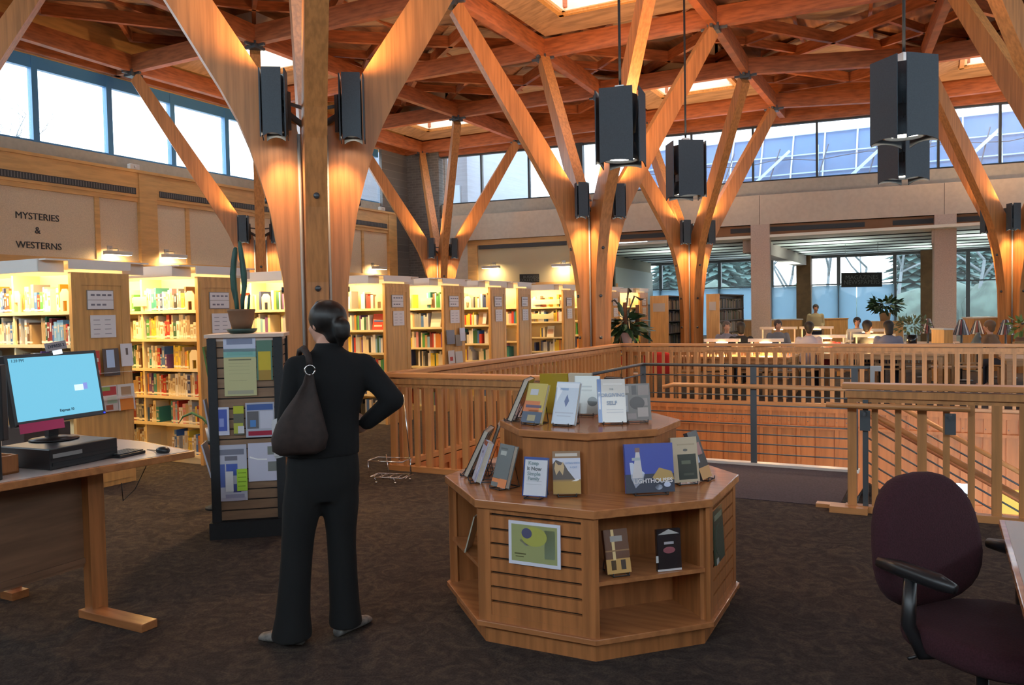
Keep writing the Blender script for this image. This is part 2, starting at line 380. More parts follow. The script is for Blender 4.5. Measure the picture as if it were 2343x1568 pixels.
# deck: per row bands so that skylight holes stay open
ys=sorted(set([y for _,y in SK]))
def deck(m,x0,x1,y0,y1): m.box(x0,x1,y0,y1,DZ,DZ+.12)
hs=.93
rowy=[(6.05,),(13.93,),(22.0,)]
bands=[(-6.3,5.1),(7.0,12.98),(14.88,20.2),(23.2,26.2)]
for b in bands: deck(dk,-16.4,12.3,*b)
for r,(y0,y1) in zip(rows,((5.1,7.0),(12.98,14.88),(20.2,23.2))):
    xp=-16.4
    for c in r:
        x,y=COLS[c]; deck(dk,xp,x-hs,y0,y1); deck(dk,x-hs,x+hs,y0,y-hs); deck(dk,x-hs,x+hs,y+hs,y1); xp=x+hs
    deck(dk,xp,12.3,y0,y1)
CE=struct(dk.build('ceiling',DECK))
def ch(o):
    o.parent=CE; o.matrix_basis=CE.matrix_basis.inverted()@o.matrix_basis; return o
def P(p,z): return V((p.x,p.y,z))
BW_,BH=.15,.36
for g in grid[1:-1]:
    for p,q in zip(g,g[1:]):
        m=M().beam(P(p,NZ),P(q,NZ),BW_,BH); ch(m.build('roof_beam',BEAM))
for i in range(1,len(grid[0])):
    for gi in range(len(grid)-1):
        p,q=grid[gi][i],grid[gi+1][i]
        if (q-p).length<.15: continue
        m=M().beam(P(p,NZ+.003),P(q,NZ+.003),BW_,BH); ch(m.build('roof_beam',BEAM))
for g in (grid[-1],):
    for p,q in zip(g,g[1:]): m=M().beam(P(p,NZ-.02),P(q,NZ-.02),.1,.4); ch(m.build('edge_beam',BEAM))
m=M(); m.beam(V((-15.98,-6,NZ)),V((-15.98,22.9,NZ)),.12,.36); ch(m.build('edge_beam',BEAM))
# folded diamonds and purlins inside each bay
for gi in range(len(grid)-1):
    for i in range(len(grid[0])-1):
        a,b,c,d=grid[gi][i],grid[gi][i+1],grid[gi+1][i+1],grid[gi+1][i]
        if (b-a).length<1.2 or (d-a).length<1.2: continue
        mids=[(a+b)/2,(b+c)/2,(c+d)/2,(d+a)/2]
        z1=NZ+.52; m=M()
        for k in range(4): m.beam(P(mids[k],z1),P(mids[(k+1)%4],z1),.1,.24)
        cen=(a+b+c+d)/4
        issky=any(abs(cen.x-x)<.5 and abs(cen.y-y)<.6 for x,y in SK)
        for k,corner in enumerate((b,c,d,a)):
            s=(mids[k]+mids[(k+1)%4])/2
            m.beam(P(s,z1+.06),P(corner,z1+.06),.08,.18)
        if not issky:
            for t in (.3,.7):
                p=a.lerp(b,t); q=d.lerp(c,t); m.beam(P(p,DZ-.1),P(q,DZ-.1),.07,.18)
            m.beam(P(mids[3],DZ-.13),P(mids[1],DZ-.13),.07,.16)
            m.beam(P(cen,DZ-.25),P(cen,DZ),.09,.09)
        ch(m.build('diamond_frame',BEAM))
# sloping infill boards of the folded bays
INF=mat('folded_deck_board',(.42,.27,.17),.75,noise=.35,nscale=(1.5,12,12))
for gi in range(len(grid)-1):
    for i in range(len(grid[0])-1):
        a,b,c,d=grid[gi][i],grid[gi][i+1],grid[gi+1][i+1],grid[gi+1][i]
        if (b-a).length<1.2 or (d-a).length<1.2: continue
        cen=(a+b+c+d)/4
        if any(abs(cen.x-x)<.5 and abs(cen.y-y)<.6 for x,y in SK): continue
        mids=[(a+b)/2,(b+c)/2,(c+d)/2,(d+a)/2]; m=M()
        for k in (0,2):
            A_,B_,C_=P(mids[k],DZ-.02),P(mids[(k+1)%4],NZ+.68),P(mids[(k+3)%4],NZ+.68)
            u=V((0,0,.04)); m.add([A_,B_,C_,A_+u,B_+u,C_+u],[(0,1,2),(3,4,5),(0,1,4,3),(1,2,5,4),(2,0,3,5)])
        ch(m.build('folded_board',INF))
# coffer boards sloping from each skylight curb out to the beams
for (x,y) in SK:
    m=M(); zi,zo=7.52,7.36; o1,o2=hs+.05,a_-.12
    for k in range(4):
        Tk=Matrix.Translation((x,y,0))@Matrix.Rotation(k*math.pi/2,4,'Z')
        q=[V((-o1,-o1,zi+.03)),V((o1,-o1,zi+.03)),V((o2,-o2,zo)),V((-o2,-o2,zo))]; q=[Tk@p for p in q]; u=V((0,0,.03)); m.add(q+[p+u for p in q],[(0,1,2,3),(4,5,6,7),(0,1,5,4),(1,2,6,5),(2,3,7,6),(3,0,4,7)])
    ch(m.build('coffer_board',INF))
# steel node connectors
for r in rows:
    for c in r:
        for i in (-1,1):
            for j in (-1,1):
                p=node(c,i,j); m=M(); m.cb((p.x,p.y,NZ-.2),(.22,.22,.14)); m.cb((p.x,p.y,NZ-.2),(.5,.05,.05)); m.cb((p.x,p.y,NZ-.2),(.05,.5,.05))
                ch(m.build('steel_node',STEEL))
# skylights
for k,(x,y) in enumerate(SK):
    m=M(); z0,z1=7.5,DZ+.3; t=.06
    for s in (-1,1):
        m.cb((x+s*(hs+.0),y,(z0+z1)/2),(t,2*hs+t,z1-z0),0); m.cb((x,y+s*(hs+.0),(z0+z1)/2),(2*hs+t,t,z1-z0),0)
        m.cb((x+s*(hs+.08),y,z0),(.1,2*hs+.3,.1),1); m.cb((x,y+s*(hs+.08),z0),(2*hs+.3,.1,.1),1)
    o=struct(m.build('window_%d'%(4+k),[mat('cream_lightwell',(.82,.72,.60),.7),MAPLE]))
    g=M().cb((x,y,z1-.03),(2*hs,2*hs,.012)); q=g.build('pane',mat('skylight_glass',(.95,.93,.9),.1,alpha=.15)); q.parent=o; q.matrix_basis=o.matrix_basis.inverted()@q.matrix_basis
# ================================================================ TREE COLUMNS
prof_o=[(.27,0),(.28,1.2),(.305,1.96),(.36,2.35),(.41,2.65),(.49,2.95),(.58,3.25),(.68,3.5),(.83,3.79)]
prof_i=[(.08,0),(.08,1.2),(.085,1.96),(.09,2.35),(.09,2.65),(.095,2.95),(.10,3.25),(.16,3.5),(.38,3.82)]
r1=a_*math.sqrt(2)
for t in (.25,.5,.75,1):
    o_=(.83+(r1+.03-.83)*t,3.79+(6.78-3.79)*t); i_=(.38+(r1-.13-.38)*t,3.82+(6.98-3.82)*t); prof_o.append(o_); prof_i.append(i_)
def rib_mesh():
    m=M(); vs=[]; hw=.1; n=len(prof_o)
    for (ro,zo),(ri,zi) in zip(prof_o,prof_i):
        vs+=[V((ri,-hw,zi)),V((ro,-hw,zo)),V((ro,hw,zo)),V((ri,hw,zi))]
    fs=[(0,1,2,3),tuple(4*(n-1)+k for k in (3,2,1,0))]
    for k in range(n-1):
        for e in range(4): a=4*k+e; b=4*k+(e+1)%4; fs.append((a,b,b+4,a+4))
    return m.add(vs,fs)
rib_me=rib_mesh().data('rib',GLU)
bm_=M()
for z in (.45,1.0,1.55,2.0,2.65,3.0): bm_.lathe([(.0001,z),(.03,z)],n=10) if False else None
boltm=M()
boltm.tube([(-.01,0,0),(.018,0,0)],.028,n=10)
bolt_me=boltm.data('bolt',STEEL)
def plates(m,T,s,h,z,m0=0):
    # four steel plates around a square with open corners, curved lower edge, glowing reflector inside
    pass
def fixture_mesh(s,h,plw,base=True):
    """square shade of four plates, plan side s, height h, plate width plw, origin at bottom centre"""
    m=M()
    for k in range(4):
        T=Matrix.Rotation(k*math.pi/2,4,'Z')@Matrix.Translation((0,-s/2,0))
        n=6; vs=[];  w2=plw/2; tk=.006
        for y in (-tk,tk):
            for i in range(n+1):
                x=-w2+plw*i/n; vs.append(T@V((x,y,.035*(1-(2*i/n-1)**2))))
            vs+=[T@V((w2,y,h)),T@V((-w2,y,h))]
        c=n+3; f=[tuple(range(c)),tuple(range(2*c-1,c-1,-1))]+[(i,(i+1)%c,(i+1)%c+c,i+c) for i in range(c)]
        m.add(vs,f,0)
    return m
def core_mesh(s,h,lit_top=True):
    m=M()
    m.lathe([(s*.05,h*.3),(s*.34,h*.3),(s*.40,.06),(s*.36,.06),(s*.3,h*.2)],n=20,m=0)
    m.lathe([(s*.05,h*.45),(s*.34,h*.45),(s*.40,h-.05),(s*.36,h-.05),(s*.3,h*.6)],n=20,m=0)
    m.lathe([(.001,.09),(s*.34,.09),(s*.34,.10),(.001,.10)],n=20,m=1)
    m.lathe([(.001,h-.10),(s*.34,h-.10),(s*.34,h-.09),(.001,h-.09)],n=20,m=1)
    m.cb((0,0,h*.42),(s*.5,s*.5,h*.3),2)
    return m
fx_me=fixture_mesh(.22,.62,.17).data('shade',FIX); fc_me=core_mesh(.22,.62).data('lamp_body',[FIX,EMC,STEEL])
br=M(); br.beam((-.08,-.0,.3),(-.42,0,.18),.03,.05); br.beam((-.08,0,.36),(-.42,0,.36),.02,.03); br.box(-.16,-.12,-.06,.06,.1,.45)
br_me=br.data('bracket',STEEL)
cdm=M(); cdm.tube([(-.32,0,.1),(-.32,0,-3.2)],.017); cd_me=cdm.data('conduit',mat('conduit_grey',(.3,.3,.29),.5,metal=.3))
whereC={'K':'tree column at the far left edge, only one arm in view','A':'large glulam tree column behind the woman in black','B':'glulam tree column by the left wall of windows','C':'farthest small glulam tree column in front of the brick corner','D':'glulam tree column at the far left corner of the stair railing','E':'glulam tree column before the reading room windows','F':'glulam tree column at the right edge beside the concrete post','G':'tree column right of the frame, only its arms crossing the top right'}
whereF={'A':'the large column behind the woman','B':'the column by the left windows','C':'the far column by the brick corner','D':'the column at the railing corner','E':'the column before the reading room','F':'the column at the right edge'}
zl=3.27
ZOFF={'A':0,'B':0,'C':0,'D':0,'E':0,'F':0}
for c in ('A','B','C','D','E','F','G','K'):
    x,y=COLS[c]; t=empty('tree_column',(x,y,0),0,whereC[c],'column','glulam tree columns carrying the roof')
    for k in range(4):
        rb=bpy.data.objects.new('rib',rib_me); COL.objects.link(rb); rb.parent=t; rb.matrix_basis=Matrix.Rotation(math.pi/4+k*math.pi/2,4,'Z')
        for z_,r_ in ((.5,.285),(1.15,.285),(1.9,.305),(2.75,.435)):
            o=bpy.data.objects.new('bolt',bolt_me); COL.objects.link(o); o.parent=rb; o.location=(r_,0,z_)
    m=M(); m.cb((0,0,.11),(.2,.2,.22)); m.build('steel_base',STEEL,t)
    if c in ('G','K'): continue
    for k,(dx,dy,nm,nm2) in enumerate(((0,-1,'left front','L'),(1,0,'right front','R'),(-1,0,'left rear','l'),(0,1,'right rear','r'))):
        if c in 'ABCD' and k>1: 
            continue
        rz=math.atan2(dy,dx); f=empty('column_light',(x+dx*.5,y+dy*.5,zl),rz,'dark steel up-and-down light on %s side of %s'%(nm,whereF[c]),'light fixture','dark up-and-down lights on the tree columns')
        for me,n2 in ((fx_me,'shade'),(fc_me,'lamp_body')):
            o=bpy.data.objects.new(n2,me); COL.objects.link(o); o.parent=f; o.matrix_basis=Matrix.Rotation((R(35) if me is fx_me else 0),4,'Z')
        o=bpy.data.objects.new('bracket',br_me); COL.objects.link(o); o.parent=f
        o=bpy.data.objects.new('conduit',cd_me); COL.objects.link(o); o.parent=f
        e=LE['col']*(1 if c!='A' else .8)
        tow=V((-dx,-dy,0))
        light('SPOT',(x+dx*.5,y+dy*.5,zl+.65),e*1.7,(1,.58,.26),.05,aim=-tow*.12+V((0,0,1)),spot=165,blend=1)
        light('SPOT',(x+dx*.5,y+dy*.5,zl-.02),e*.5,(1,.60,.30),.05,aim=tow*.38+V((0,0,-1)),spot=90,blend=.8)
        light('SPOT',(x+dx*.52,y+dy*.52,zl-.03),e*(2.2 if c=='A' else .8),(1,.60,.28),.05,aim=-tow*(.75 if c=='A' else .15)+V((0,0,-1)),spot=100,blend=1)
# ================================================================ PENDANTS
sh_me=fixture_mesh(.5,.84,.38).data('shade',FIX); sc_me=core_mesh(.5,.84).data('lamp_body',[FIX,EMC,STEEL])
pend=[((-3.25,8.95),8,1.3,'largest dark pendant light, hanging left over the stairwell'),((-3.4,12.2),33.6,.6,'smaller dark pendant light between the two middle columns'),((-.33,9.35),44,.4,'large dark pendant light hanging high at the right'),((-.44,12.3),44,.35,'dark pendant light half hidden below the large right one')]
for (x,y),ro_,pe_,lab in pend:
    p=empty('pendant_light',(x,y,3.3),R(ro_),lab,'pendant light','dark steel pendant lights over the stairwell')
    for me,n2 in ((sh_me,'shade'),(sc_me,'lamp_body')):
        o=bpy.data.objects.new(n2,me); COL.objects.link(o); o.parent=p
    m=M(); m.tube([(0,0,.5),(0,0,NZ-3.3+.3)],.016); m.build('rod',BLK,p)
    m=M(); m.cb((0,0,.86),(.1,.1,.1)); m.build('hub',NICK,p)
    for q_ in (-1,1): light('SPOT',(x+.16*q_,y-.16*q_,4.2),LE['pend']*pe_*.6,(1,.46,.17),.08,aim=(q_*.62,-q_*.62,1),spot=112,blend=1)
    light('SPOT',(x,y,3.33),LE['pend']*.25,(1,.62,.3),.1,aim=(0,0,-1),spot=80,blend=.8)
# ================================================================ RAILINGS
def bal_me(w,z0,z1):
    return M().box(-w/2,w/2,-.018,.018,z0,z1).data('baluster',RAILW)
bw1,bw2=bal_me(.046,.05,.93),bal_me(.066,.05,.93)
def railing(label,p,q,posts=(0,1),sp=.148,top=1.03,wide=True,kerb=True):
    p=V(p);q=V(q);d=q-p;L=d.length; rz=math.atan2(d.y,d.x)
    t=empty('railing',p,rz,label,'railing','oak railings around the stair opening')
    m=M(); m.box(-.07,L+.07,-.075,.075,top-.045,top); m.build('cap_rail',CAPW,t,bevel=.006)
    m=M(); m.box(-.05,L+.05,-.045,.045,top-.115,top-.06); m.build('upper_rail',RAILW,t)
    m=M(); m.box(0,L,-.02,.02,top-.15,top-.115); m.build('sub_rail',RAILW,t)
    m=M(); m.box(-.05,L+.05,-.04,.04,0,.055); m.build('kerb_rail',CAPW,t)
    n=max(2,round(L/sp)); n=min(n,98)
    for i in range(n+1):
        me=bw2 if i%3==0 else bw1
        o=bpy.data.objects.new('baluster',me); COL.objects.link(o); o.parent=t; o.location=(L*i/n,0,0)
    return t
railing('oak railing running from the large tree column to the display',(-5.1,6.98,0),(-2.93,7.02,0))
railing('oak railing receding along the left side of the stairwell',(-5.16,7.05,0),(-5.16,13.95,0))
railing('long oak railing across the far side of the stairwell',(-5.1,14.05,0),(6.9,14.05,0))
railing('oak railing behind the maroon chair at the right',(-.62,6.98,0),(3.2,7.1,0),sp=.165)
m=M(); m.box(-.78,-.5,6.86,6.98,0,.05); m.box(-.9,-.6,7.0,7.1,0,.03)
tag(m.build('kerb_block',CAPW),'pale oak kerb block at the foot of the right railing post','kerb')
# cable guard
t=empty('cable_guard',(-2.9,8.6,0),0,'grey steel cable guard with a wooden handrail above the landing','railing')
L=2.35
for nm,xx in (('post',.0),('post',1.19),('post',2.16)):
    m=M(); m.box(xx-.03,xx+.03,-.012,.012,0,1.04); m.build(nm,STEEL,t)
m=M(); m.tube([(-.02,0,1.04),(L,0,1.04)],.016); m.build('top_bar',STEEL,t)
m=M(); m.tube([(0,0,1.04),(-.02,-.35,1.04),(-.02,-1.5,1.04)],.016); m.tube([(0,0,.93),(-.02,-1.5,.93)],.008); m.build('return_bar',STEEL,t)
m=M(); m.cb((L,0,1.03),(.1,.04,.05)); m.cb((L-.03,0,.95),(.04,.03,.14)); m.build('end_cap',NICK,t)
for z in (.93,.73,.63,.53,.43,.33,.23,.13):
    m=M(); m.tube([(0,0,z),(2.16,0,z)],.0075,n=6); m.build('cable',STEEL,t)
m=M(); m.tube([(.25,-.09,.80),(.36,-.06,.83),(2.3,-.06,.83)],.024,n=10); m.build('handrail',CAPW,t)
# near handrail extension with steel brackets
t=empty('stair_handrail',(-.8,6.86,0),0,'round wooden handrail on steel brackets on the right railing','handrail')
m=M(); m.tube([(0,0,.865),(.05,0,.86),(1.0,.02,.86)],.022,n=10); m.build('rail',CAPW,t)
for x in (.28,.87):
    m=M(); m.cb((x,.055,.74),(.075,.012,.16)); m.cb((x,.02,.8),(.02,.08,.03)); m.build('bracket',STEEL,t)
m=M(); m.cb((.28,.1,.45),(.04,.03,.9)); m.build('post',STEEL,t)
# stairs descending to the right
sl=.575
st=M(); n=17; rise=3.6/18; run=rise/sl
for k in range(n):
    x=-.68+k*run; z=-rise*(k+1); st.box(x,x+run+.03,7.16,8.5,z-.05,z); st.box(x,x+.03,7.16,8.5,z,z+rise-.05) if k else None
for y in (7.12,8.52): st.beam((-.7,y,-.2),(-.7+n*run,y,-.2-n*rise),.05,.3)
tag(st.build('staircase',[CARPET]),'carpeted staircase going down behind the right railing','staircase')
for k,(y,lab) in enumerate(((8.56,'sloping cable guard on the far side of the stairs'),(7.2,'sloping cable guard on the near side of the stairs'))):
    t=empty('stair_guard',(-.66,y,0),0,lab,'railing','sloping guards of the staircase')
    E_=3.4
    m=M(); m.tube([(0,0,.86),(E_,0,.86-sl*E_)],.023,n=10); m.build('handrail',CAPW,t)
    if k==0:
        for z in (.74,.62,.5,.38,.26,.14,.02): m=M(); m.tube([(0,0,z),(E_,0,z-sl*E_)],.009,n=6); m.build('cable',STEEL,t)
        m=M(); m.tube([(0,0,.60),(E_,0,.60-sl*E_)],.02,n=8); m.build('lower_handrail',BEAM,t)
        for x in (.02,1.6,3.2): m=M(); m.box(x-.025,x+.025,-.012,.012,-sl*x-.1,.88-sl*x); m.build('post',STEEL,t)
# things on the lower floor glimpsed through the stairs
a_1,b_1=ony(2188,1108,13.9),ony(2229,1165,13.9); m=M(); m.box(a_1.x,b_1.x,13.93,13.98,b_1.z,a_1.z,0); tag(m.build('lower_window_light',mat('bright_lower_window',(.5,.7,.9),.5,emit=(.55,.78,1),es=.5)),'bright window of the lower floor glimpsed below the stairs','window')
a_1,b_1=ony(2290,1120,11.2),ony(2345,1180,11.2); m=M(); m.box(a_1.x,b_1.x+.3,11.2,11.25,b_1.z,a_1.z,0); tag(m.build('yellow_board',mat('yellow_panel',(.75,.5,.08),.7)),'yellow board on the lower floor behind the right railing','board')
light('AREA',(1,10.5,-1.2),60,(1,.7,.4),1.2,aim=(0,.2,-1))  # unseen warm area light added to brighten the lower floor
# ================================================================ BOOKCASES
ZS=(.10,.445,.757,1.07,1.41,1.73)
UY=[(4.87,.62),(6.35,.62),(8.05,.62),(9.77,.64),(11.37,.66),(12.95,.60),(14.06,.56),(16.2,.62),(17.75,.62),(19.05,.70),(21.3,.7)]
UL=['nearest bookcase','second bookcase','third bookcase','fourth bookcase','fifth bookcase','sixth bookcase','seventh bookcase','eighth bookcase','ninth bookcase','tenth bookcase','farthest bookcase']
ULAB=['nearest bookcase, behind the monitor, with leaflets on its end panel','second bookcase from the left, beside the slatted kiosk','third bookcase from the left, behind the cactus and tree column','fourth bookcase, its plain end panel right of the woman','fifth bookcase, with leaflet pockets on its end panel','sixth bookcase along the row behind the railing','seventh bookcase, close behind the sixth','eighth bookcase, its end just left of the railing corner column','ninth bookcase, mostly hidden by the railing corner column','tenth bookcase, just right of the railing corner column','last bookcase of the lit row, behind the tall potted plant']
LEN=5.4
def case_parts(dep):
    d={}
    m=M(); m.box(-.045,0,0,dep,0,2.1,0)
    for a in ((-.0,.008,.03,.10,.05,2.05),(-.0,.008,dep-.10,dep-.03,.05,2.05),(-.0,.008,.10,dep-.1,1.98,2.05),(-.0,.008,.10,dep-.1,.05,.14)): m.box(*a,0)
    d['end_panel']=m.data('end_panel',MAPLE)
    m=M(); m.box(-LEN,-.045,dep/2-.012,dep/2+.012,.05,2.1,0); m.box(-LEN,-.045,.04,dep-.04,0,.09,0); d['back_panel']=m.data('back_panel',CREAM)
    m=M(); m.box(-LEN,-.045,.02,dep/2-.012,-.022,0,0); m.box(-LEN,-.045,.012,.022,-.03,.004,0); d['shelf']=m.data('shelf',CREAM)
    m=M(); m.box(-.014,.014,.025,dep-.025,.09,2.1,0); d['upright']=m.data('upright',CREAM)
    m=M(); 
    for y0,y1 in ((-.25,-.235),(dep+.235,dep+.25)): m.box(-LEN,-.1,y0,y1,2.10,2.22,0)
    m.box(-LEN,-.0,-.24,dep+.24,2.205,2.22,0); m.box(-.115,-.1,-.25,0,2.10,2.22,0); m.box(-.115,-.1,dep,dep+.25,2.10,2.22,0)
    m.box(-.005,.01,-.02,dep+.02,2.13,2.22,0); m.box(-LEN+.05,-.2,-.20,-.15,2.16,2.2,1)
    d['canopy']=m.data('canopy',[CANOPY,EMW])
    m=M(); m.box(.008,.016,dep*.25,dep*.25+.27,1.84,1.925,0); m.box(.008,.016,dep*.25,dep*.25+.27,1.75,1.835,0)
    for z,n in ((1.885,4),(1.79,3)):
        for k in range(n): m.box(.016,.018,dep*.25+.03+k*.06,dep*.25+.07+k*.06,z-.008,z+.01,1)
    m.box(.006,.010,dep*.25-.008,dep*.25+.278,1.742,1.933,2)
    d['range_sign']=m.data('range_sign',[WHITE,mat('print_grey',(.2,.2,.25),.6),mat('sign_holder_grey',(.25,.22,.2),.4)])
    m=M(); m.box(.008,.014,dep*.25+.02,dep*.25+.29,1.47,1.69,0)
    for k in range(4):
        for q in range(2): m.box(.014,.0155,dep*.25+.05+q*.12,dep*.25+.11+q*.12+rnd.uniform(0,.02),1.64-k*.045,1.645-k*.045,1)
    d['list_sign']=m.data('list_sign',[WHITE,mat('print_grey',(.2,.2,.25),.6)])
    return d
CP_=case_parts(.62)
for k,((y,dep),lab) in enumerate(zip(UY,ULAB)):
    t=empty('bookcase',(-7.25,y,0),0,lab,'bookcase','maple bookcases with lit canopies in a row')
    sy=dep/.62
    def part(nm,loc=(0,0,0)):
        o=bpy.data.objects.new(nm,CP_[nm]); COL.objects.link(o); o.parent=t; o.location=loc; o.scale=(1,sy,1) ; return o
    ep=part('end_panel'); part('back_panel'); part('canopy')
    if k!=2:
        for nm in ('range_sign','list_sign'): o=bpy.data.objects.new(nm,CP_[nm]); COL.objects.link(o); o.parent=ep
    for z in ZS: part('shelf',(0,0,z))
    for b in range(1,6): part('upright',(-.045-b*.92,0,0))
    e=LE['case']*(1.15 if k<3 else 1)
    l=light('AREA',(-7.25-1.9,y-.17,2.13),e,(1,.66,.24),3.4,aim=(0,.35,-1),sy=.06).data
    if k<10:
        light('AREA',(-7.25-1.9,y+dep+.17,2.13),e*.35,(1,.66,.24),3.4,aim=(0,-.35,-1),sy=.06)
# ---- books
BC={'red':(.48,.04,.03),'dark red':(.22,.03,.03),'orange':(.65,.22,.04),'yellow':(.72,.52,.06),'cream':(.72,.62,.42),'white':(.78,.75,.70),'tan':(.45,.30,.15),'brown':(.16,.08,.04),'black':(.03,.03,.035),'grey':(.25,.25,.26),'pale grey':(.5,.5,.5),'navy':(.03,.05,.16),'blue':(.06,.16,.42),'light blue':(.22,.42,.62),'teal':(.04,.25,.25),'green':(.07,.30,.08),'dark green':(.03,.12,.06),'pink':(.62,.25,.28),'purple':(.18,.08,.26)}
BN=list(BC); BMAT={n:mat('book_cloth_'+n.replace(' ','_'),BC[n],.5) for n in BN}
BW=dict(zip(BN,(7,4,4,7,18,18,11,5,5,6,10,5,5,4,3,4,3,2,2)))
pop=[n for n in BN for _ in range(BW[n])]
LBL=mat('spine_label',(.75,.72,.66),.6)
bkme={}
for n in BN:
    for s in range(2):
        m=M(); m.box(-.5,.5,.0,1,0,1,0); m.box(-.5+.08,.5-.08,.03,.98,.985,1.004,1)
        if s==0: m.box(-.51,.51,-.012,.05,.06,.15,2); m.box(-.22,.22,-.012,.0,.5,.82,3)
        else: m.box(-.51,.51,-.012,.05,.06,.15,2); m.box(-.51,.51,-.010,.0,.72,.80,3); m.box(-.2,.2,-.012,.0,.3,.6,3)
        alt=BMAT['pale grey'] if BC[n][0]<.4 else BMAT['tan']
        bkme[(n,s)]=m.data('book',[BMAT[n],PAGE,LBL,alt])
SN=['bottom shelf','fifth shelf down','fourth shelf down','third shelf down','second shelf down','top shelf']
nb=0; rest=M(); restm=[BMAT[n] for n in BN]
specials=[]
labels={}
def run_books(k,lev,x0,x1,dense=.93,indiv=True):
    """fill a shelf of unit k from x0 leftwards to x1"""
    global nb
    y0=UY[k][0]+.045; z=ZS[lev]+.001; r=random.Random(k*31+lev*7+int(abs(x0)*13)); x=x0
    seq=[]; base=r.choice(pop)
    while x>x1:
        if r.random()>dense: x-=r.uniform(.05,.22); seq.append(None); continue
        if r.random()<.75: base=r.choice(pop)
        wd=r.choice((.026,.032,.036,.042,.050)); h=r.uniform(.19,.275) if r.random()<.8 else r.uniform(.16,.2); dp=r.uniform(.15,.2)
        xx=x-wd/2; seq.append((base,wd*.94,h,dp,xx)); x-=wd
    for i,s in enumerate(seq):
        if s is None: continue
        n,wd,h,dp,xx=s
        if indiv and nb<268:
            o=bpy.data.objects.new('book',bkme[(n,r.randrange(2))]); COL.objects.link(o); o.location=(xx,y0,z); o.scale=(wd,dp,h)
            lf=seq[i-1][0] if i and seq[i-1] else None; rt=seq[i+1][0] if i+1<len(seq) and seq[i+1] else None
            sz='tall ' if h>.25 else ('short ' if h<.195 else ''); th='thick ' if wd>.044 else ''
            nbr=('between %s and %s books'%(rt,lf)) if (lf and rt) else ('left of the %s book'%rt if False else ('beside a %s book'%(lf or rt) if (lf or rt) else 'standing alone'))
            lab='%s%s%s book %s, %s, %s'%(sz,th,n,nbr,SN[lev],UL[k])
            if lab in labels: lab='%s%s book, number %d from the right end, %s, %s'%(th,n,i+1,SN[lev],UL[k])
            labels[lab]=1
            tag(o,lab,'book','books on the %s of the %s'%(SN[lev],UL[k])); nb+=1
        else:
            rest.box(xx-wd/2,xx+wd/2,y0,y0+dp,z,z+h,BN.index(n))
# individuals: nearest bookcase (visible bay), second bookcase
bookend=M(); pts=[(-.075,0),(-.03,0),(-.03,.08),(0,.105),(.03,.08),(.03,0),(.075,0),(.075,.17),(.03,.215),(-.03,.215),(-.075,.17)]
TE=Matrix(((1,0,0,0),(0,0,1,0),(0,1,0,0),(0,0,0,1)))
def ngon_plate(m,pts,t):
    n=len(pts); vs=[V((x,0,z)) for x,z in pts]+[V((x,t,z)) for x,z in pts]
    # split into left half, right half and top (concave outline)
    return m
m=bookend; 
m.box(-.075,-.03,0,.012,0,.17); m.box(.03,.075,0,.012,0,.17); m.box(-.03,.03,0,.012,.10,.17)
m.add([V((-.075,0,.17)),V((.075,0,.17)),V((.035,0,.215)),V((-.035,0,.215)),V((-.075,.012,.17)),V((.075,.012,.17)),V((.035,.012,.215)),V((-.035,.012,.215))],[(0,1,2,3),(4,5,6,7),(0,1,5,4),(1,2,6,5),(2,3,7,6),(3,0,4,7)])
m.box(-.075,.075,.012,.14,0,.004)
be_me=bookend.data('bookend',CREAM)
def bookend_at(k,lev,x,lab):
    o=bpy.data.objects.new('bookend',be_me); COL.objects.link(o); o.location=(x,UY[k][0]+.03,ZS[lev]+.002)
    tag(o,lab,'bookend','cream steel bookends on the lit shelves')
ends={(0,5):[-7.40],(1,5):[-7.42],(1,3):[-7.38],(3,5):[-7.38],(2,5):[-7.95],(5,5):[-7.75]}
bl={(0,5):'cream bookend at the right end of the nearest top shelf',(1,5):'cream bookend on the top shelf beside the green binders',(1,3):'cream bookend with arched hole on third shelf of second bookcase',(3,5):'cream bookend on the fourth bookcase top shelf',(2,5):'cream bookend on the shelf behind the cactus',(5,5):'cream bookend on the sixth bookcase top shelf'}
for (k,lev),xs_ in ends.items():
    for x in xs_: bookend_at(k,lev,x,bl[(k,lev)])
bookend_at(0,5,-8.18,'cream bookend at the left part of the nearest top shelf')
for k,levs in ((0,(5,4,3)),(1,(5,4,3,2,1,0))):
    for lev in levs:
        x0=-7.31 if (k,lev) not in ends else -7.49
        if (k,lev)==(0,5): run_books(k,lev,x0,-8.08); run_books(k,lev,-8.27,-8.6)
        else: run_books(k,lev,x0,-8.16); run_books(k,lev,-8.20,-8.55)
run_books(0,2,-7.31,-8.16); run_books(0,2,-8.2,-8.5)
faceouts={(3,4):(-7.31,-7.55),(4,4):(-7.34,-7.56),(5,4):(-7.36,-7.55),(7,3):(-7.5,-7.7)}
for k in range(11):
    for lev in range(6):
        x0=-7.31
        if (k,lev) in ends: x0=-7.5
        if (k,lev) in faceouts: x0=faceouts[(k,lev)][1]-.03
        gap=.95 if k<6 else .75
        xa_=x0 if k>1 else -8.62
        if (k,lev)==(2,5): run_books(k,lev,-7.31,-7.86,gap,False); xa_=-8.05
        if (k,lev)==(5,5): run_books(k,lev,-7.31,-7.66,gap,False); xa_=-7.85
        run_books(k,lev,xa_,-12.3 if k<2 else -10.4,gap,False)
restobj=rest.build('books',restm); tag(restobj,'rows of library books filling the rest of the lit bookcases','books','books on the lit bookcases','stuff')
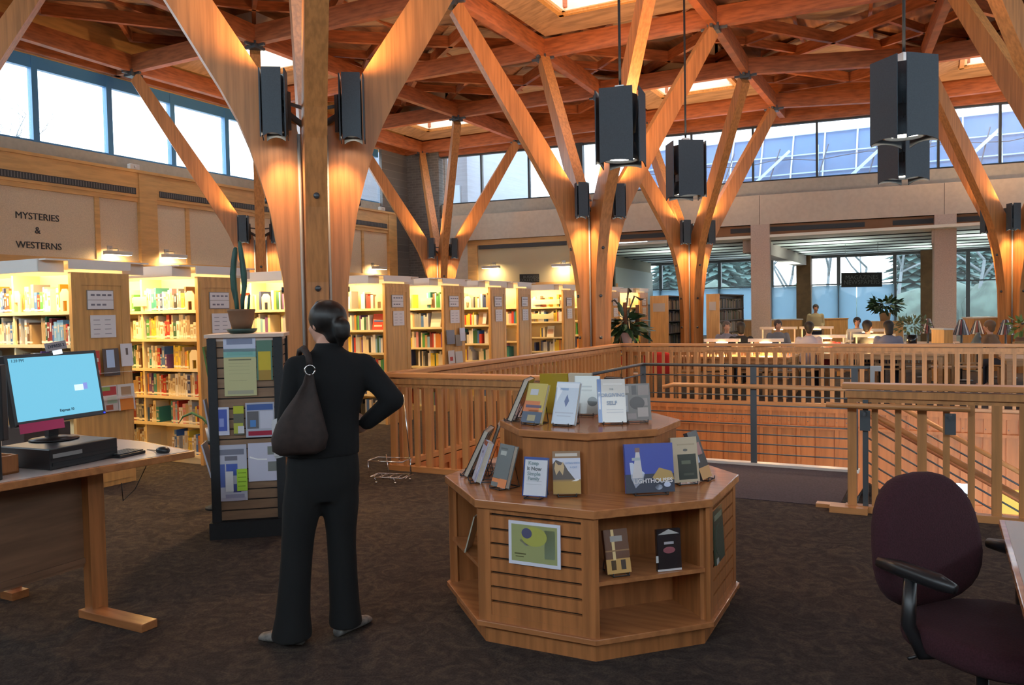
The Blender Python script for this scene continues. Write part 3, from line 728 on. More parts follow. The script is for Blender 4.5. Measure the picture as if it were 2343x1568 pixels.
# small steel label holders across half empty shelves
for k,lev,xa2,xb2 in ((1,5,-8.35,-8.12),(4,5,-7.72,-7.5),(7,5,-8.0,-7.35),(7,4,-8.2,-7.5),(6,5,-7.6,-7.35)):
    m=M().box(xa2,xb2,UY[k][0]+.02,UY[k][0]+.03,ZS[lev]+.06,ZS[lev]+.17)
    tag(m.build('shelf_divider',CREAM),'cream steel divider plate on the %s of the %s'%(SN[lev],UL[k]),'divider')
def flat_book(name,loc,az,wd,h,th,tilt,cover,patches,label,cat='book',group=None,easel=False,pages=True,text=None):
    """a book shown face out: local x across the cover, -y the way it faces, leaning back by tilt degrees"""
    rz=R(az)+math.pi/2
    if easel:
        e=empty('book_easel',loc,rz,'black wire easel holding the '+' '.join(label.split(',')[0].split(' ')[:9]),'easel','black wire book easels on the display'); TT=None
        m=M()
        def q(x,y,z): return Matrix.Rotation(R(-tilt),4,'X')@V((x,y,z))
        for s in (-1,1):
            x=s*wd*.33; top=Matrix.Rotation(-R(tilt),4,'X')@V((x,th+.012,h*.62))
            f0=V((x,-.022,.004)); m.tube([V((x,-.022,.02)),f0,V((x,.02,.004)),V((x,h*.5,.004)),top,V((x,th*1+.014,.012))],.0028,n=6)
        m.tube([V((-wd*.33,h*.5,.004)),V((wd*.33,h*.5,.004))],.0028,n=6); m.tube([V((-wd*.33,-.022,.02)),V((-wd*.33+.0,-.022,.006)),V((wd*.33,-.022,.006)),V((wd*.33,-.022,.02))],.0028,n=6)
        m.build('wire',BPL,e)
    t=bpy.data.objects.new(name,None); COL.objects.link(t); t.empty_display_size=.1
    zof=.012 if easel else .001
    t.matrix_basis=Matrix.Translation(V(loc)+V((0,0,zof)))@Matrix.Rotation(rz,4,'Z')@Matrix.Rotation(-R(tilt),4,'X')
    tag(t,label,cat,group)
    cm=mat('cover_'+'_'.join('%d'%int(c*255) for c in cover),cover,.25,coat=.5)
    m=M(); c=.004
    if pages:
        m.box(-wd/2,wd/2,0,c,0,h,0); m.box(-wd/2,wd/2,th-c,th,0,h,0); m.box(-wd/2,-wd/2+c,0,th,0,h,0)
        cv=m.build('cover',cm,t)
        M().box(-wd/2+c,wd/2-.004,c,th-c,.004,h-.004).build('pages',PAGE,t)
    else: m.box(-wd/2,wd/2,0,th,0,h,0); cv=m.build('cover',cm,t)
    if patches:
        ms=[];m=M()
        for i,p in enumerate(patches):
            x0,x1,z0,z1,cc=p[:5]
            if cc not in ms: ms.append(cc)
            tk=.0006*(i%3+1)
            if len(p)>5 and p[5]=='o':
                n=18; cx,cz,rx,rz_=(x0+x1)/2,(z0+z1)/2,(x1-x0)/2,(z1-z0)/2
                pl=[((cx-.5+rx*math.cos(a*2*math.pi/n))*wd,(cz+rz_*math.sin(a*2*math.pi/n))*h) for a in range(n)]
            elif len(p)>5: pl=[((x-.5)*wd,z*h) for x,z in p[5]]
            else: pl=[((x0-.5)*wd,z0*h),((x1-.5)*wd,z0*h),((x1-.5)*wd,z1*h),((x0-.5)*wd,z1*h)]
            n=len(pl); m.add([V((x,-tk,z)) for x,z in pl]+[V((x,0,z)) for x,z in pl],[tuple(range(n)),tuple(range(n,2*n))]+[(a,(a+1)%n,(a+1)%n+n,a+n) for a in range(n)],ms.index(cc))
        m.build('cover_picture',[mat('print_'+'_'.join('%d'%int(q*255) for q in cc),cc,.27,coat=.45) for cc in ms],cv)
    for s_ in (text or []):
        st_,size,x,z,cc=s_
        T=Matrix.Translation(((x-.5)*wd,-.0025,z*h))@Matrix.Rotation(math.pi/2,4,'X')
        txt(st_,size,.0004,mat('print_'+'_'.join('%d'%int(q*255) for q in cc),cc,.4),T,cv,'cover_title',bold=.0006,world=False)
    return t
flat_book('book',(-7.43,9.77+.04,ZS[4]),-82,.19,.25,.02,16,(.62,.05,.03),[(.1,.9,.5,.62,(.05,.1,.35)),(.15,.85,.2,.3,(.75,.5,.4))],'bright red book shown face out in the fourth bookcase')
flat_book('book',(-7.45,11.37+.04,ZS[4]),-90,.2,.27,.02,14,(.62,.55,.45),[(.0,1,.5,.9,(.3,.33,.33)),(.05,.95,.03,.3,(.75,.72,.62))],'cream and grey book shown face out in the fifth bookcase')
flat_book('book',(-7.46,12.95+.04,ZS[4]),-90,.16,.24,.02,14,(.35,.2,.12),[(.55,1,.1,.9,(.75,.75,.8))],'brown book with white flap shown face out in the sixth bookcase')
flat_book('book',(-7.6,16.2+.04,ZS[3]),-90,.17,.25,.02,14,(.65,.6,.52),[(.1,.9,.3,.7,(.55,.3,.22))],'pale book shown face out in the eighth bookcase')
# leaflets on the ends of bookcases
def on_panel(px0,px1,py0,py1,x,cover,patches,label,th=.008,cat='leaflet',tilt=4):
    a=onx((px0+px1)/2,py1,x); wd=abs(onx(px1,py1,x).y-onx(px0,py1,x).y); h=abs(onx(px0,py0,x).z-onx(px0,py1,x).z)
    return flat_book('leaflet',a,0,wd,h,th,tilt,cover,patches,label,cat,pages=False)
XP=-7.195
on_panel(197,232,803,860,XP,(.55,.07,.06),[(.2,.9,.55,.7,(.7,.6,.55)),(.5,.9,.1,.2,(.7,.6,.6))],'red leaflets in clear holder on the nearest bookcase end')
on_panel(240,276,797,860,XP,(.10,.08,.08),[(.2,.7,.3,.95,(.45,.6,.85))],'dark leaflet with blue figure on the nearest bookcase end')
on_panel(280,306,786,838,XP,(.72,.70,.74),[(.4,.6,.5,.8,(.15,.12,.12))],'white leaflet at the right edge of the nearest bookcase end')
on_panel(232,272,882,942,XP,(.62,.56,.54),[(.05,.95,.62,.95,(.45,.05,.06)),(.1,.6,.8,.95,(.25,.4,.12)),(.4,.95,.3,.55,(.35,.5,.38)),(.3,.7,.05,.25,(.4,.1,.06))],'red and white leaflets low on the nearest bookcase end')
on_panel(273,311,878,938,XP,(.66,.62,.60),[(.1,.9,.0,.5,(.85,.28,.05)),(.2,.8,.55,.9,(.4,.25,.15))],'leaflet with orange block low on the nearest bookcase end')
for k_,(px0,px1,py0,py1,cc,lab) in enumerate(((1024,1042,755,788,(.16,.2,.27),'blue grey leaflet on the fifth bookcase end'),(1044,1058,766,792,(.2,.16,.12),'brown leaflet on the fifth bookcase end'),(1054,1066,750,780,(.5,.5,.58),'pale leaflet at the edge of the fifth bookcase end'),(1028,1042,802,832,(.6,.56,.55),'white leaflet with red picture below on the fifth bookcase'),(1044,1060,804,832,(.5,.5,.48),'grey white leaflet low on the fifth bookcase'))):
    on_panel(px0,px1,py0,py1,XP,cc,[(.2,.7,.2,.5,(.45,.05,.05))] if k_==3 else [],lab)
o=M().box(-7.19,-7.13,4.9,5.44,.86,.865); o.box(-7.135,-7.13,4.9,5.44,.86,.9); o.box(-7.19,-7.13,4.9,5.44,1.125,1.13)
tag(o.build('acrylic_shelf',mat('clear_acrylic',(.8,.8,.8),.05,alpha=.3)),'clear acrylic leaflet shelf on the nearest bookcase end','shelf')
# picture lights on the left wall and back wall
def picture_light(p,rz,lab,e=1):
    t=empty('wall_light',p,rz,lab,'wall light','small white picture lights on the walls')
    m=M(); m.box(-.3,.3,-.36,-.2,-.03,.05,0); m.box(-.28,.28,-.35,-.21,-.034,-.03,1); m.build('shade',[mat('white_enamel',(.62,.62,.6),.4),EMW],t)
    m=M(); m.tube([(0,-.28,.05),(0,-.28,.1),(0,0,.12)],.012); m.box(-.06,.06,-.02,0,.06,.18); m.build('arm',NICK,t)
    light('AREA',V(p)+Matrix.Rotation(rz,3,'Z')@V((0,-.26,-.06)),LE['pic'],(1,.74,.36),.3,aim=Matrix.Rotation(rz,3,'Z')@V((0,.8,-1)))
for (px,py),lab in (((276,580),'white picture light left of the wooden pilaster'),((405,587),'white picture light right of the wooden pilaster'),((873,614),'white picture light at the far end of the left wall')):
    p=onx(px,py,XW+.5); p.x=XW+.14; picture_light(p,math.pi/2,lab)
for px,py,lab in ((1134,613,'white picture light above the far bookcases, left of the dark sign'),(1293,609,'white picture light above the far bookcases, right of the dark sign')):
    c=bx(px,py); q=TB@V((c,-.12,0)); d=_fw.x*q.x+_fw.y*q.y; z=atd(px,py,d).z; picture_light((q.x,q.y,z),math.atan(.105),lab)
# wall lettering
for s_,px,py in (('MYSTERIES',86,497),('&',86,528),('WESTERNS',90,563)):
    p=onx(px,py,XW+.145); T=frame(p,(0,1,0),(1,0,0)); 
    o=txt(s_,.19,.008,BPL,T,None,'wall_letters',bold=.0,world=True); o.matrix_basis=Matrix.Identity(4)
    loc=V(p); o.data.transform(Matrix.Translation(-loc)); o.location=loc
    tag(o,{'MYSTERIES':'black raised letters reading MYSTERIES on the left wall','&':'black raised ampersand between the two words on the wall','WESTERNS':'black raised letters reading WESTERNS on the left wall'}[s_],'lettering')
# small white sensors
for p,lab in ((onx(305,386,XW+.2),'small white sensor box on the ledge under the left windows'),(onx(873,485,XW+.2),'small white sensor box on the ledge by the brick corner')):
    m=M(); m.box(p.x-.05,p.x+.06,p.y-.12,p.y+.12,4.963,5.08); m.tube([(p.x+.05,p.y,5.02),(p.x+.09,p.y,5.02)],.03)
    tag(m.build('sensor_box',mat('white_enamel',(.62,.62,.6),.4),bevel=.01),lab,'sensor')
# ================================================================ OCTAGONAL DISPLAY
OC=V((-1.733,4.1945,0)); RO=.8196; PH=-2.73; ZT=.727
disp=empty('book_display',OC,0,'octagonal oak display unit with two tiers in the middle foreground','display unit')
def ov(k,r,ph=PH): a=ph+k*math.pi/4; return (r*math.cos(a),r*math.sin(a))
def octp(r,ph=PH): return [ov(k,r,ph) for k in range(8)]
M().prism(octp(.765),0,.105).build('plinth',OAK,disp)
M().prism(octp(RO),.095,.1225).build('base_shelf',OAKT,disp,bevel=.003)
M().prism(octp(RO),ZT-.042,ZT).build('counter_top',OAKT,disp,bevel=.004)
PH2=-2.773
m=M(); m.prism(octp(.478,PH2),ZT,1.005); m.build('upper_drum',OAK,disp)
M().prism(octp(.503,PH2),1.0,1.037).build('upper_top',OAKT,disp,bevel=.004)
RB=.80
for k in range(8):
    a=V((*ov(k,RB),0)); b=V((*ov(k+1,RB),0)); d=(b-a).normalized(); n=V((d.y,-d.x,0)); L=(b-a).length
    if n.dot((a+b)/2)<0: n=-n
    T=Matrix(((d.x,-n.x,0,a.x),(d.y,-n.y,0,a.y),(0,0,1,0),(0,0,0,1)))   # x along face, y inward
    if k%2==1:  # slatted panel
        m=M(); m.box(0,.065,0,.03,.1225,ZT-.042,0,T); m.box(L-.065,L,0,.03,.1225,ZT-.042,0,T); m.box(.065,L-.065,0,.03,.1225,.155,0,T); m.box(.065,L-.065,0,.03,.672,ZT-.042,0,T)
        zz=.155; g=[.655-.072*q for q in range(7)][::-1]
        lo=.155
        for z in g+[.672+.006]:
            hi=z-.006; m.box(.065,L-.065,.003,.024,lo,hi,0,T); lo=z+.006
        m.box(.06,L-.06,.022,.03,.15,.68,1,T)
        m.build('slat_panel',[OAK,mat('black_slot',(.012,.01,.01),.7)],disp)
        m=M(); m.box(.0,L,.03,.05,.1225,ZT-.042,0,T); m.build('inner_board',OAK,disp)
    else:
        m=M(); m.box(0,.022,0,.34,.1225,ZT-.042,0,T); m.box(L-.022,L,0,.34,.1225,ZT-.042,0,T)
        m.build('side_panel',OAK,disp)
        ia=.13; m=M(); m.add([T@V(p) for p in ((.022,.012,.362),(L-.022,.012,.362),(L-.022-.10,.33,.362),(.022+.10,.33,.362),(.022,.012,.382),(L-.022,.012,.382),(L-.022-.10,.33,.382),(.022+.10,.33,.382))],[(0,1,2,3),(4,5,6,7),(0,1,5,4),(1,2,6,5),(2,3,7,6),(3,0,4,7)])
        m.build('shelf',OAKT,disp)
        m=M(); m.box(.0,L,.33,.345,.1225,ZT-.042,0,T); m.build('inner_board',OAK,disp)
G='books standing on the octagonal display'
def dbook(px,py,z,az,wd,h,th,tilt,cover,patches,label,text=None,name='book',easel=True,dx=0):
    p=onz(px,py,z); return flat_book(name,p,az,wd,h,th,tilt,cover,patches,label,'book',G,easel=easel,text=text)
Z2=1.037
dbook(1168,961,Z2,196,.20,.25,.03,24,(.035,.033,.035),[(.1,.9,.1,.9,(.05,.045,.045))],'large black book seen from behind at left of the top tier')
dbook(1213,973,Z2,-100,.128,.222,.026,22,(.62,.50,.16),[(.0,.8,.28,.55,(.72,.25,.12)),(.0,1,.0,.28,(.12,.16,.22)),(.2,.6,.7,.85,(.6,.62,.68)),(.28,.52,.73,.82,(.12,.2,.42)),(.1,.9,.38,.45,(.15,.13,.2)),(.3,.7,.05,.2,(.45,.40,.25)),(.3,1,.28,.33,(.80,.35,.15))],'yellow and orange sunset covered book, leftmost upright one on top tier')
dbook(1287,976,Z2,-92,.135,.232,.026,21,(.62,.70,.80),[(.0,1,.86,.97,(.80,.84,.90)),(.45,.62,.42,.66,(.16,.22,.40),[(.53,.70),(.64,.55),(.53,.40),(.44,.54)]),(.2,.55,.80,.85,(.3,.42,.62)),(.1,.9,.25,.28,(.5,.55,.65)),(.2,.8,.18,.20,(.5,.55,.65)),(.1,.35,.5,.8,(.86,.9,.97),[(.05,.9),(.3,.8),(.1,.5)])],'white and pale blue book with small diamond on top tier')
dbook(1340,952,Z2,-80,.150,.222,.02,14,(.45,.46,.42),[(.55,.95,.2,.45,(.06,.06,.05),'o'),(.3,.7,.7,.74,(.3,.32,.3)),(.3,.7,.6,.64,(.35,.36,.33))],'grey book with a black circle, behind the blue white book')
dbook(1402,972,Z2,-62,.15,.235,.024,15,(.60,.55,.50),[(.0,.14,0,1,(.10,.18,.42)),(.03,.10,.3,.7,(.6,.6,.65)),(.2,.9,.85,.9,(.68,.64,.6)),(.3,.9,.28,.30,(.45,.42,.42)),(.3,.9,.22,.24,(.45,.42,.42))],'beige book titled FORGIVING SELF with a blue spine on top tier',text=[('FORGIVING',.027,.5,.62,(.28,.34,.45)),('SELF',.03,.5,.44,(.28,.34,.45)),('THE',.012,.5,.76,(.3,.3,.3))])
dbook(1457,968,Z2,-52,.17,.20,.012,10,(.20,.18,.17),[(.05,.3,.75,.95,(.42,.38,.36)),(.4,.55,.7,.95,(.10,.09,.09)),(.6,.95,.68,.95,(.30,.24,.22)),(.0,.25,.25,.7,(.36,.38,.42)),(.3,.8,.3,.65,(.09,.08,.08),'o'),(.55,.9,.1,.35,(.42,.36,.33)),(.7,.9,.4,.6,(.33,.28,.26)),(.05,.2,.3,.4,(.55,.54,.52)),(.2,.5,.05,.2,(.30,.25,.24))],'grey photo collage booklet at right of the top tier')
dbook(1425,946,Z2,75,.12,.235,.02,20,(.03,.035,.04),[],'black book facing away behind the right books of top tier',easel=False)
dbook(1270,944,Z2,112,.17,.245,.014,12,(.42,.30,.03),[],'yellow green book facing away behind the sunset book',easel=False)
dbook(1335,936,Z2,95,.15,.23,.022,10,(.55,.52,.42),[(0,1,.9,.96,(.1,.2,.1))],'cream book with green line facing away at the top back',easel=False)
# lower tier
dbook(1068,1085,ZT,199,.21,.285,.03,26,(.03,.028,.03),[],'large black book seen from behind at far left of lower tier')
dbook(1108,1068,ZT,205,.20,.27,.02,20,(.035,.035,.035),[],'black book behind the far left one on the lower tier')
dbook(1083,1104,ZT,-142,.115,.225,.034,20,(.50,.56,.76),[(0,1,.90,1,(.30,.06,.05)),(.4,.7,.7,.76,(.25,.25,.4)),(.2,.8,.2,.6,(.60,.62,.78))],'pale blue book with red top edge at left of lower tier')
dbook(1139,1120,ZT,-114,.122,.225,.030,18,(.15,.18,.19),[(0,1,0,.2,(.75,.25,.09)),(0,.45,0,.1,(.18,.2,.2)),(.2,.6,.74,.84,(.42,.46,.44)),(.15,.6,.88,.91,(.08,.1,.1)),(0,.5,.19,.2,(.1,.1,.1))],'dark grey book with orange bottom on the lower tier')
dbook(1221,1142,ZT,-84,.124,.192,.026,13,(.035,.08,.30),[(.06,1,.02,.93,(.62,.63,.68)),(.15,.8,.38,.39,(.4,.42,.45)),(.15,.8,.3,.31,(.4,.42,.45))],'white book with dark blue border and large title on lower tier',text=[('Keep',.026,.42,.84,(.22,.30,.32)),('It Now',.026,.46,.70,(.12,.14,.15)),('Simple',.026,.46,.57,(.22,.3,.32)),('Family',.024,.46,.45,(.22,.3,.32))])
dbook(1298,1137,ZT,-62,.138,.212,.012,10,(.34,.22,.10),[(0,1,.34,.84,(.62,.64,.74)),(0,.62,.34,.82,(.13,.11,.10),[(0,.34),(.8,.34),(.55,.55),(.4,.72),(.12,.8),(0,.7)]),(.06,.42,.42,.72,(.62,.45,.25),[(.12,.44),(.24,.56),(.36,.44),(.42,.62),(.38,.76),(.3,.68),(.2,.68),(.1,.76),(.06,.6)]),(.0,1,.84,1,(.30,.18,.10)),(.1,.9,.88,.95,(.62,.55,.48)),(.0,1,.02,.3,(.45,.28,.08)),(.1,.9,.08,.14,(.62,.5,.3)),(.2,.9,.0,.2,(.85,.85,.85),[(.25,.03),(.32,.03),(.5,.2),(.95,.33),(.9,.36),(.42,.24)])],'book with a tan cat on its cover on the lower tier',text=[('LIVING WITH',.012,.72,.72,(.3,.4,.6)),('A CAT',.012,.75,.62,(.3,.4,.6))])
dbook(1489,1133,ZT,-55,.250,.242,.018,9,(.07,.10,.42),[(.0,1,.0,.38,(.05,.06,.09)),(.18,.34,.3,.85,(.62,.60,.62),[(.14,.3),(.36,.3),(.31,.85),(.24,.85)]),(.22,.32,.83,.92,(.25,.15,.15)),(.05,.45,.1,.62,(.60,.66,.80),[(.1,.62),(.16,.62),(.4,.4),(.36,.25),(.2,.1),(.12,.3)]),(.62,.95,.25,.5,(.48,.32,.12),[(.55,.3),(.7,.5),(.95,.42),(1,.25),(.7,.22)]),(.15,.32,.66,.72,(.4,.46,.5)),(.6,.75,.05,.16,(.6,.68,.85),'o'),(.78,.92,.1,.2,(.55,.62,.8),'o')],'large blue book titled LIGHTHOUSES with a red spine on lower tier',text=[('LIGHTHOUSES',.031,.56,.235,(.75,.74,.76))])
dbook(1572,1109,ZT,-48,.15,.235,.022,10,(.58,.48,.34),[(.22,.92,.06,.62,(.055,.065,.055)),(.45,.62,.68,.74,(.15,.15,.14),'o'),(.35,.7,.4,.48,(.16,.18,.13)),(.0,.2,0,.0+.001,(.5,.4,.3)),(.4,.8,.15,.2,(.1,.11,.09)),(.25,.9,.82,.85,(.45,.36,.25))],'tan book with a dark photo on cover at right of lower tier')
dbook(1553,1083,ZT,35,.11,.25,.018,12,(.035,.04,.035),[],'dark book facing away behind the tan photo book',easel=False)
dbook(1619,1099,ZT,-8,.13,.26,.022,20,(.05,.05,.055),[(0,1,0,.24,(.70,.40,.16)),(.3,.8,.5,.75,(.45,.2,.18)),(0,.3,.35,.7,(.55,.65,.82))],'dark book with orange lower cover leaning at right edge')
# shelf books
ZSH=.383
dbook(1418,1318,ZSH,-45,.125,.205,.022,14,(.16,.07,.04),[(0,1,.0,.33,(.62,.36,.12)),(.3,.42,.3,1,(.85,.62,.3)),(.25,.75,.72,.85,(.4,.36,.34)),(.2,.4,.08,.3,(.07,.05,.04)),(.6,.8,.08,.3,(.07,.05,.04)),(0,1,.5,.53,(.35,.18,.08))],'brown and gold book on the open shelf of the display',easel=True)
dbook(1533,1307,ZSH,-48,.125,.20,.02,4,(.025,.018,.02),[(0,1,0,.05,(.62,.6,.6)),(.1,.9,.88,1,(.5,.48,.46),[(.05,.88),(.95,.88),(.5,1)]),(.25,.75,.42,.58,(.32,.10,.12),'o'),(.3,.7,.64,.70,(.48,.45,.48)),(-.06,.04,.22,.38,(.6,.6,.6))],'black book with white edges on the open shelf of display',easel=False)
dbook(1071,1256,ZSH,-165,.15,.20,.006,16,(.56,.56,.44),[(.3,1,.35,.75,(.25,.33,.2)),(.1,1,.02,.1,(.5,.5,.5))],'pale green booklet in the left compartment of display',easel=False,name='booklet')
def hit(px,py,p0,n):
    r=ray(px,py); o=V((0,0,1.65)); t=(V(p0)-o).dot(n)/r.dot(n); return o+r*t
def on_face(k,px0,py0,px1,py1):
    a=OC+V((*ov(k,RB),0)); b=OC+V((*ov(k+1,RB),0)); d=(b-a).normalized(); n=V((d.y,-d.x,0)); 
    if n.dot((a+b)/2-OC)<0:n=-n
    p=hit(px0,py0,a,n); q=hit(px1,py1,a,n); return a,d,n,p,q
a,d,n,p,q=on_face(1,1165,1190,1285,1303)
wd=(q-p).dot(d); h=.2; az=math.degrees(math.atan2(n.y,n.x))
c=(p+q)/2; flat_book('framed_flyer',(c.x+n.x*.012,c.y+n.y*.012,c.z-.105),az,abs(wd),.21,.006,1,(.70,.70,.78),[(.06,.94,.08,.93,(.34,.36,.16)),(.25,.75,.45,.9,(.42,.42,.10),'o'),(.26,.46,.62,.86,(.10,.10,.18),'o'),(.24,.54,.5,.66,(.42,.40,.46),[(.22,.56),(.3,.66),(.36,.56),(.45,.66),(.54,.58),(.46,.5),(.34,.44),(.28,.5)]),(.12,.34,.24,.27,(.12,.12,.05)),(.14,.3,.18,.2,(.12,.12,.05)),(.7,.9,.2,.85,(.30,.36,.24))],'white bordered green flyer hung on the slatted panel of display','flyer',None,pages=False)
a,d,n,p,q=on_face(3,1629,1182,1657,1318)
az=math.degrees(math.atan2(n.y,n.x)); c=(p+q)/2
flat_book('magazine',(c.x+n.x*.012,c.y+n.y*.012,.37),az,.2,.27,.008,3,(.04,.07,.05),[(.1,.9,.8,.9,(.2,.25,.18)),(.1,.9,.1,.7,(.05,.09,.07),'o'),(.1,.3,.0,.1,(.5,.5,.48))],'dark green magazine on the right slatted panel of display','magazine',None,pages=False)
# ================================================================ LEFT DESK
dk_=empty('computer_desk',(-4.3,2.2,0),0,'oak catalog desk with grey laminate top at the left edge','desk')
m=M(); pl=[(-3.93,1.2),(-3.685,3.17),(-4.27,3.30),(-5.2,3.35),(-5.3,1.2)]
m.prism(pl,.868,.905); dtp=m.build('desk_top',[OAKT],dk_,world=True,bevel=.004)
m=M(); m.prism([(-3.955,1.22),(-3.71,3.15),(-4.27,3.28),(-5.18,3.33),(-5.28,1.22)],.9052,.9068); m.build('top_laminate',mat('desk_laminate',(.50,.44,.42),.28),dtp,world=True)
m=M(); m.box(-4.21,-4.145,2.835,2.93,.03,.868); m.build('leg',OAK,dk_,world=True)
m=M(); m.box(-4.22,-3.70,2.80,2.90,0,.045); m.build('foot',OAKT,dk_,world=True,bevel=.004)
m=M(); m.box(-4.95,-4.83,2.80,2.90,0,.045); m.box(-4.95,-4.9,2.84,2.90,.045,.868); m.build('rear_leg',OAKT,dk_,world=True)
m=M(); m.box(-4.24,-4.2,1.2,2.86,.28,.868); m.box(-4.2,-4.19,1.2,2.84,.30,.33); m.box(-4.2,-4.19,1.2,2.84,.84,.862); m.build('modesty_panel',mat('dark_oak_veneer',(.22,.11,.06),.5,noise=.3,nscale=(20,2,20)),dk_,world=True)
# computer under the monitor
zt=.9075
pa,pb=onz(118,1077,zt),onz(268,1046,zt); d=(pb-pa).normalized(); rz=math.atan2(d.y,d.x)
pc=empty('desktop_computer',(pa+pb)/2,rz,'black desktop computer lying flat under the monitor','computer')
m=M(); m.box(-.20,.20,0,.36,.0,.105); pcc=m.build('case',BPL,pc,bevel=.006)
m=M(); m.box(-.185,-.02,-.003,0,.058,.078,0); m.box(-.19,.19,-.004,0,.018,.034,1); m.box(-.2,.2,-.002,0,.052,.054,1); m.build('front_label',[mat('label_strip',(.22,.22,.22),.5),BLK],pcc)
mo=empty('monitor',(0,0,0),0,'black flat monitor with a light blue screen on the desk','monitor')
ctr=V((-4.15,2.69,1.30)); ya,ti=.125,.169; w2,h2=.26,.162
n=V((math.cos(ya)*math.cos(ti),math.sin(ya)*math.cos(ti),math.sin(ti))); x=V((-math.sin(ya),math.cos(ya),0)); yv=n.cross(x)
T=Matrix(((x.x,yv.x,n.x,ctr.x),(x.y,yv.y,n.y,ctr.y),(x.z,yv.z,n.z,ctr.z),(0,0,0,1)))
mo.matrix_basis=Matrix.Translation((ctr.x-n.x*.06,ctr.y-n.y*.06,zt+.105))
b_=.018
m=M(); m.box(-w2-b_,w2+b_,-h2-b_-.006,h2+b_,-.04,.0,0,T); cas=m.build('casing',BPL,mo,bevel=.004,world=True)
SCR=mat('blue_screen',(.02,.02,.02),.4,emit=(.155,.52,.72),es=.42)
m=M(); m.box(-w2,w2,-h2,h2,.0,.0012,0,T); m.build('screen',SCR,cas,world=True)
LG=[mat('screen_pale',(.02,.02,.02),.4,emit=(.42,.55,.72),es=.7),mat('screen_purple',(.02,.02,.02),.4,emit=(.16,.2,.5),es=.6),mat('blue_led',(0,0,.1),.4,emit=(.01,.02,1),es=2)]
M().box(w2*.38,w2*.60,-h2*.22,-h2*.02,.0012,.002,0,T).build('screen_banner',LG[0],cas,world=True); M().box(w2*.60,w2*.70,-h2*.2,h2*.02,.0012,.0025,0,T).build('screen_logo',LG[1],cas,world=True); M().box(w2+.002,w2+.009,-h2-.018,-h2-.011,.0,.004,0,T).build('power_light',LG[2],cas,world=True)
DT=mat('screen_text',(.01,.03,.06),.5)
txt('1:39 PM',.022,.0004,DT,T@Matrix.Translation((-w2+.05,h2-.015,.002)),cas,'screen_text')
txt('Express 10',.020,.0004,DT,T@Matrix.Translation((w2*.12,-h2+.03,.002)),cas,'screen_text',bold=.0005)
m=M(); pz=ctr-n*.05-yv*.05; m.beam(V((pz.x-n.x*.02,pz.y-n.y*.02,zt+.115)),pz,.06,.03); m.lathe([(.001,zt+.106),(.12,zt+.106),(.12,zt+.113),(.04,zt+.125),(.001,zt+.126)],(pz.x,pz.y,0),24); m.build('stand',BPL,mo,world=True)
pk=M(); pk.box(-w2-.002,-w2*.02,-h2-.062,-h2-.012,.006,.0085,0,T); o=pk.build('paper_slip',mat('pink_paper',(.62,.05,.17),.6)); tag(o,'pink paper slip stuck under the monitor screen','note')
ex=empty('sign_holder',T@V((w2*.08,h2+.03,-.02)),0,'small grey sign reading EXPRESS clipped on top of the monitor','sign')
T2=T@Matrix.Translation((w2*.10,h2+.052,.0))@Matrix.Rotation(R(6),4,'Z')
m=M(); m.box(-.065,.065,-.022,.022,0,.004,0,T2); plt=m.build('plate',mat('grey_sign_plate',(.34,.31,.33),.5),ex,world=True)
txt('EXPRESS 2',.023,.0005,DT,T2@Matrix.Translation((0,0,.0045)),plt,'sign_text',bold=.0004)
m=M(); m.box(-.03,.03,-.046,-.02,-.02,.003,0,T2); m.build('clip',CHROME,ex,world=True)
# keyboard and mouse
pk1,pk2=onz(262,1052,zt),onz(328,1043,zt)
kb=empty('keyboard',onz(290,1041,zt),rz+R(2),'black keyboard pushed beside the desktop computer','keyboard')
m=M(); m.box(-.10,.075,-.06,.075,0,.016); kc=m.build('case',BPL,kb,bevel=.004)
m=M()
for i in range(9):
    for j in range(5): m.box(-.094+i*.0183,-.080+i*.0183,-.05+j*.024,-.032+j*.024,.016,.022)
m.build('keys',mat('key_cap',(.035,.04,.045),.3),kc)
ms=empty('mouse',onz(373,1036,zt),rz,'black computer mouse near the desk corner','mouse')
m=M(); m.ell((0,0,.012),(.03,.045,.022),16,8); shl=m.build('shell',BPL,ms)
m=M(); pc_=[(0,.04,.01),(.03,.10,.004),(.05,.17,.0),(.055,.19,-.1),(.0,.22,-.22),(-.10,.2,-.26),(-.15,.15,-.15)]
m.tube([V(p) for p in pc_],.0025,n=6); m.build('cord',BPL,shl)
bx0=onz(30,1084,zt); o=empty('wooden_tray',bx0,rz,'small brown wooden scrap paper box at the left edge of desk','box')
m=M(); m.box(-.14,.03,.0,.012,0,.09); m.box(-.14,.03,.18,.192,0,.09); m.box(-.14,-.13,0,.19,0,.09); m.box(.02,.03,0,.19,0,.09); m.box(-.14,.03,0,.19,0,.01); m.build('sides',OAK,o)
m=M(); m.box(-.125,.015,.015,.175,.01,.07); m.build('paper_stack',mat('scrap_paper',(.45,.25,.12),.8),o)
m=M().box(-.001,.16,.0,.1,0,.002); m.tf(Matrix.Translation(onz(60,1070,zt))@Matrix.Rotation(rz,4,'Z')); tag(m.build('yellow_card',mat('yellow_card',(.62,.46,.14),.6)),'yellow card lying beside the desktop computer','card')
m=M(); m.box(0,.30,0,.2,0,.13); m.tf(Matrix.Translation(onz(5,1040,zt)+V((-.02,.14,0)))@Matrix.Rotation(rz,4,'Z')); tag(m.build('dark_case',mat('brown_black_plastic',(.04,.025,.02),.5),bevel=.006),'dark low case between the wooden box and the monitor','case')
